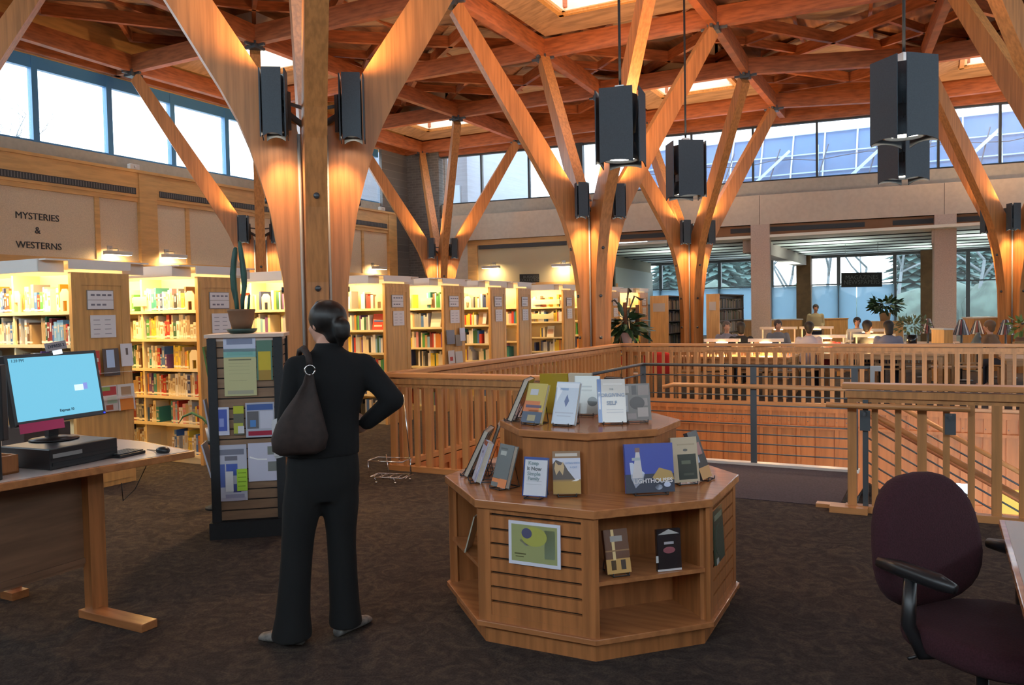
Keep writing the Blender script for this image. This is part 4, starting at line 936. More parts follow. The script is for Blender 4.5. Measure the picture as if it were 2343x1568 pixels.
# second monitor, only an edge in view, and its bright wooden screen behind
q=atd(-12,870,3.75); m=M(); m.box(-.30,.045,-.02,.02,-.28,.07); m.tf(Matrix.Translation(q)@Matrix.Rotation(R(22),4,'Z')); m.box(q.x-.08,q.x-.02,q.y-.02,q.y+.03,zt,q.z-.2); tag(m.build('monitor',BPL,bevel=.005),'black second monitor cut off by the left frame edge','monitor')
m=M(); p=onz(10,1000,zt)+V((-.12,.12,0)); m.box(-.40,.02,-.01,.01,0,.24); m.tf(Matrix.Translation(p)@Matrix.Rotation(R(30),4,'Z')); tag(m.build('desk_divider',MAPLE),'low maple divider panel behind the monitor at the left edge','divider')
# ================================================================ KIOSK
fl_=V((-4.77,4.24,0)); fr_=V((-4.365,4.565,0)); e1=(fr_-fl_).normalized(); WK=.535
nK=V((e1.y,-e1.x,0)); 
if nK.dot(-fl_)<0: nK=-nK
ck=fl_+e1*WK/2-nK*WK/2
ki=empty('brochure_kiosk',ck,math.atan2(e1.y,e1.x),'four sided slatted brochure kiosk with black corner posts','kiosk')
hk=WK/2
m=M(); m.box(-hk-.02,hk+.02,-hk-.02,hk+.02,0,.125); m.build('base',BLK,ki)
for i in (-1,1):
    for j in (-1,1):
        m=M(); m.box(min(i*hk,i*(hk-.065)),max(i*hk,i*(hk-.065)),min(j*hk,j*(hk-.065)),max(j*hk,j*(hk-.065)),.125,1.49); m.build('post',BLK,ki)
m=M(); m.box(-hk-.015,hk+.015,-hk-.015,hk+.015,1.495,1.52); m.box(-hk+.01,hk-.01,-hk+.01,hk-.01,1.47,1.495); m.build('top_board',mat('kiosk_top',(.55,.42,.34),.5),ki)
for s in range(4):
    T=Matrix.Rotation(s*math.pi/2,4,'Z'); m=M(); z=.135
    while z<1.45:
        m.box(-hk+.06,hk-.06,-hk+.018,-hk+.03,z,min(z+.066,1.48),0,T); z+=.076
    m.box(-hk+.06,hk-.06,-hk+.03,-hk+.036,.125,1.49,1,T); m.build('slat_wall',[mat('kiosk_slats',(.26,.155,.09),.6,noise=.2,nscale=(4,4,30)),mat('black_slot',(.012,.01,.01),.7)],ki)
AZK=math.degrees(math.atan2(nK.y,nK.x))
def kp(px,py0,py1,wpx,cover,patches,label,th=.004,off=.016,name='leaflet',cat='leaflet',text=None,tilt=1):
    p=hit(px,py1,fl_-nK*.018,nK); q=hit(px,py0,fl_-nK*.018,nK); a=hit(px-wpx/2,py1,fl_,nK); b=hit(px+wpx/2,py1,fl_,nK)
    return flat_book(name,p+nK*off,AZK,(b-a).length,abs(q.z-p.z),th,tilt,cover,patches,label,cat,'leaflets on the brochure kiosk',pages=False,text=text)
INK=(.22,.24,.32)
kp(552,766,906,74,(.50,.48,.26),[(0,1,.72,1,(.52,.56,.70)),(.1,.9,.84,.93,(.22,.25,.36)),(.1,.9,.66,.72,(.18,.40,.36)),(0,1,.63,.77,(.22,.44,.40)),(.1,.9,.705,.715,(.05,.12,.12)),(.15,.85,.58,.60,(.2,.2,.12)),(.15,.8,.53,.535,(.35,.34,.2)),(.15,.8,.48,.485,(.35,.34,.2)),(.15,.8,.42,.425,(.35,.34,.2)),(.15,.8,.36,.365,(.35,.34,.2)),(.15,.7,.25,.255,(.35,.34,.2)),(.1,.9,.03,.09,(.36,.35,.26))],'tall white, teal and yellow flyer at the top of kiosk')
kp(607,779,870,36,(.10,.20,.15),[(.1,.9,.25,.72,(.55,.42,.04)),(.1,.9,.0,.25,(.35,.22,.05))],'green and yellow leaflet at the upper right of kiosk')
kp(511,932,996,30,(.56,.58,.70),[(.15,.85,.15,.92,(.08,.12,.42)),(.25,.6,.3,.6,(.25,.3,.6))],'white leaflet with deep blue picture at left of kiosk')
kp(548,928,995,24,(.14,.14,.11),[(0,1,.72,.98,(.45,.48,.05)),(0,.9,.05,.4,(.42,.44,.08)),(.4,1,.05,.3,(.6,.6,.62))],'narrow black leaflet with lime patches on kiosk')
kp(597,921,1000,66,(.42,.44,.52),[(.05,.95,.78,.95,(.07,.13,.34)),(.05,.45,.25,.75,(.14,.14,.15)),(.15,.35,.3,.5,(.10,.25,.55)),(.08,.95,.05,.18,(.35,.03,.06)),(.5,.95,.25,.75,(.55,.56,.66))],'grey and blue booklet with red band in clear holder on kiosk')
kp(532,1018,1146,72,(.48,.49,.58),[(.08,.92,.82,.92,(.20,.21,.27)),(.3,.7,.72,.80,(.18,.18,.22)),(.02,.3,.25,.66,(.10,.15,.40)),(.34,.7,.45,.66,(.08,.13,.42)),(.3,.9,.05,.12,(.3,.3,.42)),(.55,.8,.15,.3,(.08,.1,.3)),(.05,.95,.0,.06,(.42,.4,.5))],'large white and blue flyer cluster low on the kiosk')
kp(556,1072,1122,24,(.38,.62,.06),[(.1,.9,.8,.84,(.2,.35,.03)),(.1,.9,.6,.64,(.2,.35,.03)),(.1,.9,.4,.44,(.2,.35,.03)),(.1,.8,.2,.24,(.2,.35,.03))],'lime green leaflet over the blue flyers on kiosk',off=.028)
kp(527,1078,1124,18,(.60,.60,.62),[],'narrow white bookmark over the blue flyers on kiosk',off=.028)
kp(606,1013,1100,72,(.54,.54,.66),[(.62,.9,.25,.5,(.2,.21,.2)),(.62,.9,.68,.9,(.2,.22,.2)),(.05,.6,.58,.62,(.85,.85,.85),[(.05,.62),(.3,.56),(.6,.55),(.6,.58),(.3,.59),(.05,.66)])],'large pale sheet in a clear holder low on the kiosk')
# leaflets seen edge on at the kiosk's left side
def side_leaf(px,py0,py1,wdt,cc,lab,tilt=8):
    s=-e1; p=fl_-nK*.12; b=hit(px,py1,p,e1 if abs(e1.dot(V((0,1,0))))>2 else nK)
    r=V((b.x,b.y,b.z)); z0=1.65-(py1-726)/1861*6.45; z1=1.65-(py0-726)/1861*6.45
    flat_book('leaflet',V((fl_.x,fl_.y,z0))-nK*.2+s*.0+s*(.02),math.degrees(math.atan2(s.y,s.x)),wdt,z1-z0,.012,-tilt,cc,[],lab,'leaflet','leaflets on the brochure kiosk',pages=False)
side_leaf(470,790,865,.12,(.12,.22,.06),'green leaflet fanning out at the kiosk left side')
side_leaf(460,905,1000,.10,(.42,.42,.50),'grey leaflets on the left side of kiosk')
side_leaf(450,1000,1075,.2,(.50,.52,.60),'pale curled paper low on the kiosk left side',14)
# cactus on kiosk
pz_=ck-e1*.05+V((0,0,1.522)); ca=empty('potted_cactus',pz_,0,'tall two armed cactus in a clay pot on the kiosk','plant')
m=M(); m.lathe([(.001,0),(.085,0),(.105,.012),(.115,.035),(.108,.035),(.09,.014),(.001,.014)],n=24); m.build('saucer',mat('green_saucer',(.02,.05,.04),.4),ca)
m=M(); m.lathe([(.001,.014),(.065,.014),(.09,.10),(.10,.165),(.104,.17),(.104,.185),(.09,.185),(.088,.16),(.001,.16)],n=28); m.build('pot',TERRA,ca)
m=M(); m.lathe([(.001,.158),(.089,.158),(.089,.163),(.001,.166)],n=20); m.build('soil',SOIL,ca)
CAC=mat('cactus_green',(.025,.10,.075),.5,noise=.5,nscale=(60,60,8))
def cactus_stem(path,r,name='stem'):
    m=M(); path=[V(p) for p in path]; n=12; rings=[]
    rx=V((_rt.x,_rt.y,0)); ry=V((-_rt.y,_rt.x,0))
    for i,p in enumerate(path):
        rr=r[i]; rings.append([p+(rx*math.cos(t*2*math.pi/n)+ry*math.sin(t*2*math.pi/n))*rr*(1 if t%2 else .72) for t in range(n)])
    m.loft(rings); m.build(name,CAC,ca)
def cp(dx,z): return V((_rt.x*dx,_rt.y*dx,z))
cactus_stem([cp(-.03,.155),cp(-.035,.24),cp(-.05,.34),cp(-.055,.45),cp(-.045,.55),cp(-.035,.62),cp(-.03,.655),cp(-.028,.665)],[.014,.018,.024,.024,.022,.021,.014,.004])
cactus_stem([cp(.01,.155),cp(.012,.25),cp(.03,.36),cp(.028,.46),cp(.018,.56),cp(.008,.65),cp(.005,.70),cp(.005,.71)],[.012,.016,.02,.024,.021,.018,.012,.004])
cactus_stem([cp(.05,.16),cp(.058,.22),cp(.066,.29),cp(.068,.30)],[.008,.010,.008,.003],'shoot')
m=M(); a_l=[V((-.2,.02,.0)),V((-.14,.0,.035)),V((-.06,0,.04)),V((.0,0,.0)),V((.03,0,-.05))]
# spider leaf low left of the kiosk
p=atd(492,990,7.0); sp=empty('spider_plant',(p.x,p.y,0),R(208),'plant hidden behind the kiosk with one pale arching leaf showing','plant')
m=M(); m.lathe([(.001,0),(.10,0),(.10,.02),(.03,.04),(.03,.55),(.09,.57),(.09,.59),(.001,.59)],n=20); m.build('stand',BLK,sp)
m=M(); m.lathe([(.001,.591),(.06,.591),(.08,.70),(.07,.70),(.06,.62),(.001,.62)],n=20); m.build('pot',mat('white_pot',(.55,.52,.52),.5),sp)
m=M()
for k in range(9):
    a=k*.7; L=.07+.015*(k%3); pts=[V((0,0,.64)),V((math.cos(a)*L*.4,math.sin(a)*L*.4,.74)),V((math.cos(a)*L*.8,math.sin(a)*L*.8,.77)),V((math.cos(a)*L*1.1,math.sin(a)*L*1.1,.73))]
    m.tube(pts,[.008,.012,.009,.002],n=5)
m.tube([(0,0,.66),(.10,0,.78),(.19,0,.83),(.27,0,.80),(.31,0,.74)],[.008,.013,.013,.009,.002],n=5)
m.build('leaves',LEAFL,sp)
# ================================================================ MAROON CHAIR
azc=R(-40); bc=V((-.06,3.56,0)); chf=V((math.cos(azc),math.sin(azc),0))
chp=bc+chf*.26
MAR=mat('maroon_wool',(.045,.009,.016),.95,noise=.35,nscale=(160,160,160),bump=.3)
oc=empty('office_chair',(chp.x,chp.y,0),azc-math.pi/2,'maroon office chair with rounded back and black arms at the right','chair')
def cushion(m,cx,cy,cz,wx,wz,thk,upright,bow=.03):
    n=28; rings=[]
    for t,s in ((-thk/2,.90),(-thk*.36,.975),(-thk*.1,1.0),(thk*.2,.995),(thk*.42,.95),(thk/2,.86)):
        ring=[]
        for i in range(n):
            a=2*math.pi*i/n; c,s_=math.cos(a),math.sin(a); e=.78
            x=math.copysign(abs(c)**e,c)*wx*s; z=math.copysign(abs(s_)**e,s_)*wz*s
            x*=1.0+.10*(-z/wz if upright else z/wz*.4)
            y=t-bow*(x/wx)**2*(1 if upright else 0)
            ring.append(V((cx+x,cy+y,cz+z)) if upright else V((cx+x,cy+z,cz+t-.01*(z/wz)**2)))
        rings.append(ring)
    m.loft(rings)
# local: +y is the facing direction
m=M(); cushion(m,0,-.27,.725,.265,.258,.085,True,-.03); m.tf(Matrix.Translation((0,-.27,.75))@Matrix.Rotation(R(7),4,'X')@Matrix.Translation((0,.27,-.75))); m.build('backrest',MAR,oc)
m=M(); cushion(m,0,.04,.445,.285,.285,.10,False); m.build('seat',MAR,oc)
m=M(); m.tube([(0,-.33,.72),(0,-.35,.6),(0,-.33,.45),(0,-.2,.39),(0,0,.39)],[.03,.035,.035,.03,.03],n=10); m.build('back_bar',BPL,oc)
for s in (-1,1):
    m=M(); m.tube([(s*.29,-.20,.685),(s*.292,-.1,.69),(s*.292,.06,.688),(s*.285,.12,.68)],[.02,.03,.03,.018],n=10); m.build('arm_pad',BPL,oc,)
    m=M(); m.tube([(s*.29,-.06,.67),(s*.30,-.06,.5),(s*.27,-.03,.4),(s*.1,0,.385)],[.022,.026,.024,.02],n=10); m.build('arm_post',BPL,oc)
m=M(); m.lathe([(.03,.06),(.03,.22),(.022,.22),(.022,.42)],n=16); m.cb((0,0,.40),(.2,.22,.04)); m.build('gas_lift',BPL,oc)
for k in range(5):
    a=k*2*math.pi/5+.3; c=V((math.cos(a),math.sin(a),0))
    m=M(); m.tube([c*.02+V((0,0,.10)),c*.16+V((0,0,.095)),c*.30+V((0,0,.07))],[.03,.024,.018],n=8); m.build('base_leg',BPL,oc)
    m=M(); m.tube([c*.30+V((-.02*math.sin(a),.02*math.cos(a),.028)),c*.30-V((-.02*math.sin(a),.02*math.cos(a),-.028))],.027,n=14); m.build('castor',BPL,oc)
m=M(); m.tube([(-.1,.05,.4),(-.24,.05,.385),(-.28,.05,.375)],.007,n=6); m.build('lever',BPL,oc); m=M(); m.tube([(.1,.0,.4),(.24,-.05,.385),(.3,-.06,.375)],.007,n=6); m.build('lever',BPL,oc)
# right desk
rd=empty('side_desk',(.9,3.4,0),0,'grey topped desk corner cut off at the right edge','desk')
m=M(); m.box(.225,1.6,2.6,4.03,.69,.718); m.build('desk_top',OAKT,rd,world=True,bevel=.004)
m=M(); m.box(.245,1.58,2.62,4.01,.7185,.720); m.build('top_laminate',mat('side_desk_laminate',(.44,.42,.41),.35),rd,world=True)
for x in (.75,1.5):
    m=M(); m.box(x,x+.05,3.0,3.9,.0,.69); m.build('side_panel',OAK,rd,world=True)
# ================================================================ WIRE STAND by the railing
ws=empty('wire_rack',(-4.78,6.45,0),R(12),'low chrome wire rack with a tall pole by the left railing','rack')
m=M()
for z,w_,d_ in ((.22,.36,.22),(.06,.34,.2)):
    pts=[(-w_/2,-d_/2,z),(w_/2,-d_/2,z),(w_/2,d_/2,z),(-w_/2,d_/2,z),(-w_/2,-d_/2,z)]; m.tube(pts,.006,n=6)
m.build('frames',CHROME,ws)
m=M()
for i in range(5):
    x=-.17+i*.085; m.tube([(x,-.1,.06),(x+.04,.1,.06)],.003,n=5); m.tube([(x+.04,-.1,.06),(x,.1,.06)],.003,n=5)
m.tube([(-.17,-.1,.06),(-.18,-.11,.22)],.004,n=5); m.tube([(.17,.1,.06),(.18,.11,.22)],.004,n=5); m.tube([(-.05,.1,.0),(-.08,.1,.25)],.004,n=5)
m.build('wires',CHROME,ws)
m=M(); m.tube([(.18,.11,.06),(.12,.11,.85)],.006,n=6); m.build('pole',CHROME,ws)
for x,y in ((-.12,-.1),(.08,-.1),(.15,.1),(-.14,.1)):
    m=M(); m.tube([(x,y,.06),(x+.02,y,.022)],.004,n=5); m.ell((x+.02,y,.012),(.012,.012,.012),8,5); m.build('foot',CHROME,ws)
# ================================================================ PEOPLE
def blob(m,name,mt,parent,vox=.012,sm=4,world=False):
    me=m.data(name,mt); o=bpy.data.objects.new(name,me); COL.objects.link(o)
    r=o.modifiers.new('r','REMESH'); r.mode='VOXEL'; r.voxel_size=vox; r.use_smooth_shade=True
    s=o.modifiers.new('s','SMOOTH'); s.factor=.5; s.iterations=sm
    dg=bpy.context.evaluated_depsgraph_get(); dg.update(); me2=bpy.data.meshes.new_from_object(o.evaluated_get(dg))
    o.modifiers.clear(); o.data=me2; me2.name=name
    me2.materials.clear(); me2.materials.append(mt)
    for p in me2.polygons: p.use_smooth=True; p.material_index=0
    if parent: o.parent=parent
    return o
def seg(m,p,q,rp,rq,n=12,flat=None):
    p=V(p);q=V(q);d=(q-p); L=d.length; d.normalize(); ref=V((0,1,0)) if abs(d.y)<.8 else V((1,0,0))
    a=d.cross(ref).normalized(); b=a.cross(d).normalized(); rings=[]
    for t in range(-4,1): 
        an=t/4*math.pi/2*.98; rings.append((p+d*(math.sin(an)*rp),rp*math.cos(an)))
    for t in range(0,5):
        an=t/4*math.pi/2*.98; rings.append((q+d*(math.sin(an)*rq),rq*math.cos(an)))
    m.loft([[c+a*(r*math.cos(k*2*math.pi/n))+b*(r*(flat or 1)*math.sin(k*2*math.pi/n)) for k in range(n)] for c,r in rings])
def torso(m,rings,n=20,yaw=0):
    rr=[]
    for cx,cy,z,rx,ry in rings:
        rr.append([V((cx+rx*math.copysign(abs(math.cos(a))**.85,math.cos(a)),cy+ry*math.sin(a),z)) for a in [k*2*math.pi/n for k in range(n)]])
    m.loft(rr)
SKIN=mat('skin',(.50,.26,.18),.5); BHAIR=mat('dark_hair',(.012,.009,.008),.45,noise=.4,nscale=(60,60,6)); JACK=mat('black_jacket_cloth',(.003,.0035,.0045),.95,noise=.2,nscale=(70,70,70)); TROU=mat('black_trouser_cloth',(.004,.0045,.005),.95)
def fingers(m,wr,dirv,palm_n,side,curl=.4,L=.085,r=.0085):
    """palm and five fingers growing from the wrist"""
    d=V(dirv).normalized(); pn=V(palm_n).normalized(); sd=d.cross(pn).normalized()*side
    seg(m,wr,V(wr)+d*.05,.027,.036,flat=.6); seg(m,V(wr)+d*.03+sd*.02,V(wr)+d*.075+sd*.022,.02,.018); seg(m,V(wr)+d*.03-sd*.02,V(wr)+d*.07-sd*.022,.02,.018)
    for k,(o,l) in enumerate(((-.030,.062),(-.011,.078),(.010,.084),(.030,.074))):
        a=V(wr)+d*.08+sd*o; b=a+(d*math.cos(curl)+pn*math.sin(curl))*l*.55; c=b+(d*math.cos(curl*2.2)+pn*math.sin(curl*2.2))*l*.5
        seg(m,a-d*.01,b,r,r*.95,8); seg(m,b,c,r*.95,r*.8,8)
    a=V(wr)+d*.025+sd*.034; b=a+(d*.6+sd*.7+pn*.3).normalized()*.045; c=b+(d*.9+sd*.2+pn*.3).normalized()*.032
    seg(m,a,b,r*1.25,r*1.1,8); seg(m,b,c,r*1.1,r*.85,8)
def head(m,c,az,s=1):
    """head, face towards local azimuth az (radians, 0 = +y, positive turns left)"""
    T=Matrix.Translation(V(c))@Matrix.Rotation(az,4,'Z')
    def P_(x,y,z): return T@V((x*s,y*s,z*s))
    m.ell(P_(0,-.005,.03),(.073*s,.092*s,.085*s),18,12,T=Matrix.Rotation(az,3,'Z'))
    m.ell(P_(0,.018,-.035),(.058*s,.070*s,.075*s),16,10,T=Matrix.Rotation(az,3,'Z'))
    seg(m,P_(0,.055,-.085),P_(0,.060,-.080),.024*s,.020*s)          # chin
    seg(m,P_(0,.083,.012),P_(0,.103,-.022),.010*s,.014*s,8)           # nose
    for k in (-1,1):
        seg(m,P_(k*.073,-.012,.012),P_(k*.076,-.008,-.022),.014*s,.009*s,8)  # ears
        seg(m,P_(k*.045,.055,-.02),P_(k*.04,.06,-.03),.02*s,.018*s,8)       # cheeks
    seg(m,P_(-.02,.082,-.050),P_(.02,.082,-.050),.009*s,.009*s,8); seg(m,P_(-.016,.080,-.062),P_(.016,.080,-.062),.009*s,.009*s,8)
    seg(m,P_(-.045,.077,.032),P_(.045,.077,.032),.010*s,.010*s,8)
    return T
# ---- the woman in black, seen from behind
wo=empty('person',(-2.80,3.135,0),R(135)-math.pi/2,'person in black jacket and trousers from behind, hand on hip, facing the kiosk','person')
HC=V((.085,.02,1.60)); HA=R(32)
b=M(); T=head(b,HC,HA)
seg(b,(.085,.0,1.50),(.10,-.01,1.42),.052,.06)
torso(b,[(.10,0,1.46,.06,.05),(.10,0,1.41,.15,.08),(.10,0,1.30,.15,.10),(.08,0,1.12,.12,.09),(.06,0,1.0,.15,.11),(.05,0,.88,.16,.12)])
JR=dict(sr=(.265,0,1.385),er=(.405,-.07,1.21),wr=(.285,.05,1.09),sl=(-.065,.0,1.385),el=(-.115,-.02,1.125),wl=(-.13,.19,1.06))
for a,q,r0,r1 in (('sr','er',.045,.036),('er','wr',.036,.026),('sl','el',.045,.036),('el','wl',.036,.026)): seg(b,JR[a],JR[q],r0,r1)
seg(b,(.13,0,.9),(.135,.02,.5),.075,.048); seg(b,(.135,.02,.5),(.145,.03,.08),.045,.03); seg(b,(-.03,0,.9),(-.09,0,.5),.075,.048); seg(b,(-.09,0,.5),(-.125,-.02,.08),.045,.03)
fingers(b,JR['wr'],(-.45,.75,-.35),(-1,-.2,0),1,.35); fingers(b,JR['wl'],(-.1,1,.05),(1,0,-.3),-1,.9)
seg(b,(.145,.03,.05),(.18,.13,.04),.035,.03); seg(b,(-.125,-.02,.05),(-.20,.05,.04),.035,.03)
blob(b,'body',SKIN,wo,.0085,3)
j=M()
torso(j,[(.05,0,.945,.185,.135),(.05,0,1.0,.186,.137),(.07,.0,1.09,.165,.125),(.085,0,1.16,.155,.118),(.10,0,1.26,.175,.125),(.10,0,1.34,.19,.12),(.10,-.005,1.40,.185,.10),(.098,-.01,1.445,.12,.08),(.092,-.01,1.485,.068,.062),(.09,-.005,1.51,.066,.062)])
for a,q,r0,r1 in (('sr','er',.068,.056),('er','wr',.056,.043),('sl','el',.066,.056),('el','wl',.055,.042)): seg(j,JR[a],JR[q],r0,r1)
seg(j,(.20,-.01,1.40),(.26,0,1.38),.062,.066); seg(j,(0,-.01,1.40),(-.06,0,1.38),.062,.066)
blob(j,'jacket',JACK,wo,.011,5)
p_=M()
torso(p_,[(.05,0,.72,.165,.11),(.05,-.005,.80,.183,.128),(.05,-.005,.90,.182,.132),(.055,0,1.0,.165,.12),(.06,0,1.04,.155,.11)])
def leg(m,pts):
    for (a,ra),(c,rc) in zip(pts,pts[1:]): seg(m,a,c,ra,rc,14)
def legloft(m,pts,n=16):
    m.loft([[V(c)+V((r*math.cos(k*2*math.pi/n),r*1.12*math.sin(k*2*math.pi/n),0)) for k in range(n)] for c,r in pts])
legloft(p_,[((.125,0,.84),.10),((.132,.005,.70),.096),((.133,.015,.55),.078),((.134,.02,.45),.074),((.138,.025,.30),.074),((.142,.03,.15),.078),((.145,.035,.045),.088)])
legloft(p_,[((-.03,0,.84),.105),((-.055,0,.70),.100),((-.08,0,.55),.083),((-.09,0,.45),.079),((-.105,-.005,.30),.080),((-.118,-.012,.15),.086),((-.128,-.018,.035),.105)])
blob(p_,'trousers',TROU,wo,.011,5)
for s,(x,y),az_ in ((1,(.150,.045),R(-48)),(-1,(-.135,.0),R(55))):
    m=M(); T2=Matrix.Translation((x,y,0))@Matrix.Rotation(az_,4,'Z')
    rg=[]
    for yy,w_,h_ in ((-.075,.025,.05),(-.05,.036,.07),(0,.038,.075),(.06,.042,.06),(.12,.045,.048),(.165,.034,.036),(.18,.012,.02)):
        rg.append([T2@V((w_*math.cos(a),yy,max(.004,h_*.5+h_*.5*math.sin(a)))) for a in [k*2*math.pi/12 for k in range(12)]])
    m.loft(rg); m.build('shoe',mat('grey_shoe',(.20,.19,.18),.6,noise=.5,nscale=(40,40,40)),wo)
h=M()
Th=Matrix.Translation(HC)@Matrix.Rotation(HA,4,'Z')
def HP(x,y,z): return Th@V((x,y,z))
h.ell(HP(0,-.018,.035),(.092,.106,.092),20,12,T=Matrix.Rotation(HA,3,'Z'))
seg(h,HP(0,-.05,.0),HP(0,-.065,-.055),.068,.045); seg(h,HP(0,.03,.085),HP(0,.06,.068),.045,.032); seg(h,HP(-.03,.03,.075),HP(-.055,.045,.03),.03,.012); seg(h,HP(.03,.03,.075),HP(.055,.045,.03),.03,.012)
seg(h,HP(0,-.09,-.005),HP(0,-.125,-.015),.03,.045); seg(h,HP(0,-.125,-.01),HP(.0,-.13,-.04),.046,.042); seg(h,HP(0,-.125,-.05),HP(.0,-.118,-.10),.03,.014)
blob(h,'hair',BHAIR,wo,.008,3)
m=M(); c=HP(0,-.098,.0); m.lathe([(.030,-.008),(.036,0),(.030,.008)],(0,0,0),14); m.tf(Matrix.Translation(c)@Matrix.Rotation(HA,4,'Z')@Matrix.Rotation(R(80),4,'X')); m.build('hair_tie',mat('orange_tie',(.45,.12,.05),.6),wo)
# shoulder bag and papers
bagp=wo.matrix_basis@V((-.06,-.155,0))
bg_=empty('shoulder_bag',(bagp.x,bagp.y,.98),R(135)-math.pi/2,'brown slouchy shoulder bag hanging on the back of person in black','bag')
BAG=mat('brown_soft_leather',(.030,.016,.013),.75,noise=.45,nscale=(25,25,25))
m=M(); rg=[]
for z,w_,d_,cx in ((.0,.09,.03,-.015),(.02,.125,.05,-.01),(.08,.135,.062,-.005),(.15,.115,.058,.0),(.22,.085,.045,.015),(.28,.055,.03,.03),(.34,.03,.018,.043),(.385,.02,.012,.048)):
    rg.append([V((cx+w_*math.cos(a),d_*math.sin(a)+.012*math.sin(3*a),z)) for a in [k*2*math.pi/20 for k in range(20)]])
m.loft(rg); m.build('pouch',BAG,bg_)
m=M(); n=18; m.tube([(.050+.024*math.cos(k*2*math.pi/n),-.0,.405+.024*math.sin(k*2*math.pi/n)) for k in range(n+1)],.004,n=6); m.build('ring',CHROME,bg_)
m=M(); m.tube([(.05,.0,.43),(.046,.03,.475),(.03,.10,.505),(.015,.20,.49),(0,.27,.40)],[.016,.016,.018,.016,.014],n=8); m.build('strap',BAG,bg_)
pw=wo.matrix_basis@V((-.165,.14,1.02)); m=M()
T=Matrix.Translation(pw)@Matrix.Rotation(R(150),4,'Z')@Matrix.Rotation(R(12),4,'Y'); m.box(-.06,.06,-.004,.004,-.10,.10,0,T); m.box(-.05,.06,.004,.008,-.09,.08,0,T)
tag(m.build('papers',mat('held_paper',(.50,.50,.52),.7)),'pale papers held in the left hand of person in black','papers')
# ---- people in the reading room
def seated(loc,az,shirt,hairc,lab,lean=.06,head_turn=0,stand=False,scale=1,pants=None,hairlen=.0,seatz=.46,arms=True):
    t=empty('person',(loc[0],loc[1],0),R(az)-math.pi/2,lab,'person','people in the reading room')
    S_=mat('shirt_'+'_'.join('%d'%int(q*255) for q in shirt),shirt,.9); Hm=mat('hair_'+'_'.join('%d'%int(q*255) for q in hairc),hairc,.6); P_m=pants or mat('dark_jeans',(.02,.025,.045),.9)
    pz=.90 if stand else seatz+.09; sz=pz+.47; y0=0; ys=lean
    m=M(); hc=V((0,ys+.03,sz+.20)); head(m,hc,R(head_turn)); seg(m,hc-V((0,.01,.08)),(0,ys,sz+.02),.05,.055)
    torso(m,[(0,ys,sz+.02,.09,.07),(0,ys,sz-.05,.16,.09),(0,ys*.6,sz-.2,.15,.10),(0,0,pz,.15,.11)])
    sh=[V((k*.185,ys,sz-.03)) for k in (-1,1)]
    if stand: el=[V((k*.23,ys-.02,sz-.30)) for k in (-1,1)]; wr=[V((k*.16,ys+.18,sz-.36)) for k in (-1,1)]
    else: el=[V((k*.24,ys+.10,sz-.29)) for k in (-1,1)]; wr=[V((k*.10,ys+.32,sz-.26)) for k in (-1,1)]
    for s,e,w_ in zip(sh,el,wr): seg(m,s,e,.045,.036); seg(m,e,w_,.036,.026)
    for k,w_ in zip((-1,1),wr): fingers(m,w_,(-k*.3,1,-.1),(0,0,-1),k,.4,r=.011)
    hips=[V((k*.09,0,pz-.02)) for k in (-1,1)]
    if stand: kn=[V((k*.10,.02,.48)) for k in (-1,1)]; an=[V((k*.11,0,.08)) for k in (-1,1)]
    else: kn=[V((k*.12,.42,seatz+.06)) for k in (-1,1)]; an=[V((k*.12,.40,.08)) for k in (-1,1)]
    for h_,k_,a_2 in zip(hips,kn,an): seg(m,h_,k_,.08,.055); seg(m,k_,a_2,.05,.035); seg(m,a_2-V((0,.03,.03)),a_2+V((0,.13,-.04)),.035,.03)
    blob(m,'body',SKIN,t,.013,2)
    m=M(); torso(m,[(0,0,pz-.04,.175,.135),(0,ys*.3,pz+.15,.17,.13),(0,ys*.8,sz-.18,.185,.135),(0,ys,sz-.06,.19,.12),(0,ys,sz,.14,.09),(0,ys,sz+.05,.075,.07)])
    for s,e,w_ in zip(sh,el,wr): seg(m,s,e,.07,.056); seg(m,e,e.lerp(w_,.85),.055,.04)
    blob(m,'shirt',S_,t,.018,4)
    m=M(); torso(m,[(0,0,pz-.14,.15,.11),(0,0,pz-.05,.17,.13),(0,0,pz+.03,.165,.125)])
    for h_,k_,a_2 in zip(hips,kn,an): seg(m,h_,k_,.098,.07); seg(m,k_,a_2,.068,.055)
    blob(m,'trousers',P_m,t,.018,3)
    m=M(); Tt=Matrix.Translation(hc)@Matrix.Rotation(R(head_turn),4,'Z'); m.ell(Tt@V((0,-.022,.038)),(.094,.110,.096),16,10,T=Matrix.Rotation(R(head_turn),3,'Z')); seg(m,Tt@V((0,-.045,.01)),Tt@V((0,-.05,-.055-hairlen)),.082,.062+hairlen*.2)
    blob(m,'hair',Hm,t,.013,2)
    return t
def at2(px,py,d): return atd(px,py,d)
ppl=[]
def sit(px,d,az,shirt,hairc,lab,**k):
    p=atd(px,750,d); ppl.append((p.x,p.y,az)); return seated((p.x,p.y),az,shirt,hairc,lab,**k)
DK=(.02,.015,.012)
sit(1850,15.7,95,(.42,.38,.42),DK,'person in a pale shirt seen from behind, seated under the reading lamps',lean=.08,head_turn=15)
sit(2032,15.4,92,(.17,.18,.24),DK,'person in a grey jumper with dark hair, seen from behind at the table',lean=.05,head_turn=20,hairlen=.05)
sit(1697,16.6,110,(.015,.015,.018),DK,'person in black seated beside the left reading lamp',lean=.1,hairlen=.02)
sit(1662,18.3,-70,(.22,.22,.28),(.12,.09,.08),'person in grey facing the camera behind the left reading lamp',lean=.06)
sit(1988,15.9,100,(.03,.03,.03),DK,'person in a dark coat bent over the table, left of the grey jumper',lean=.2,head_turn=-30)
sit(1778,18.6,-70,(.16,.17,.20),(.05,.04,.04),'person in grey with cap of dark hair behind the second lamp',lean=.1)
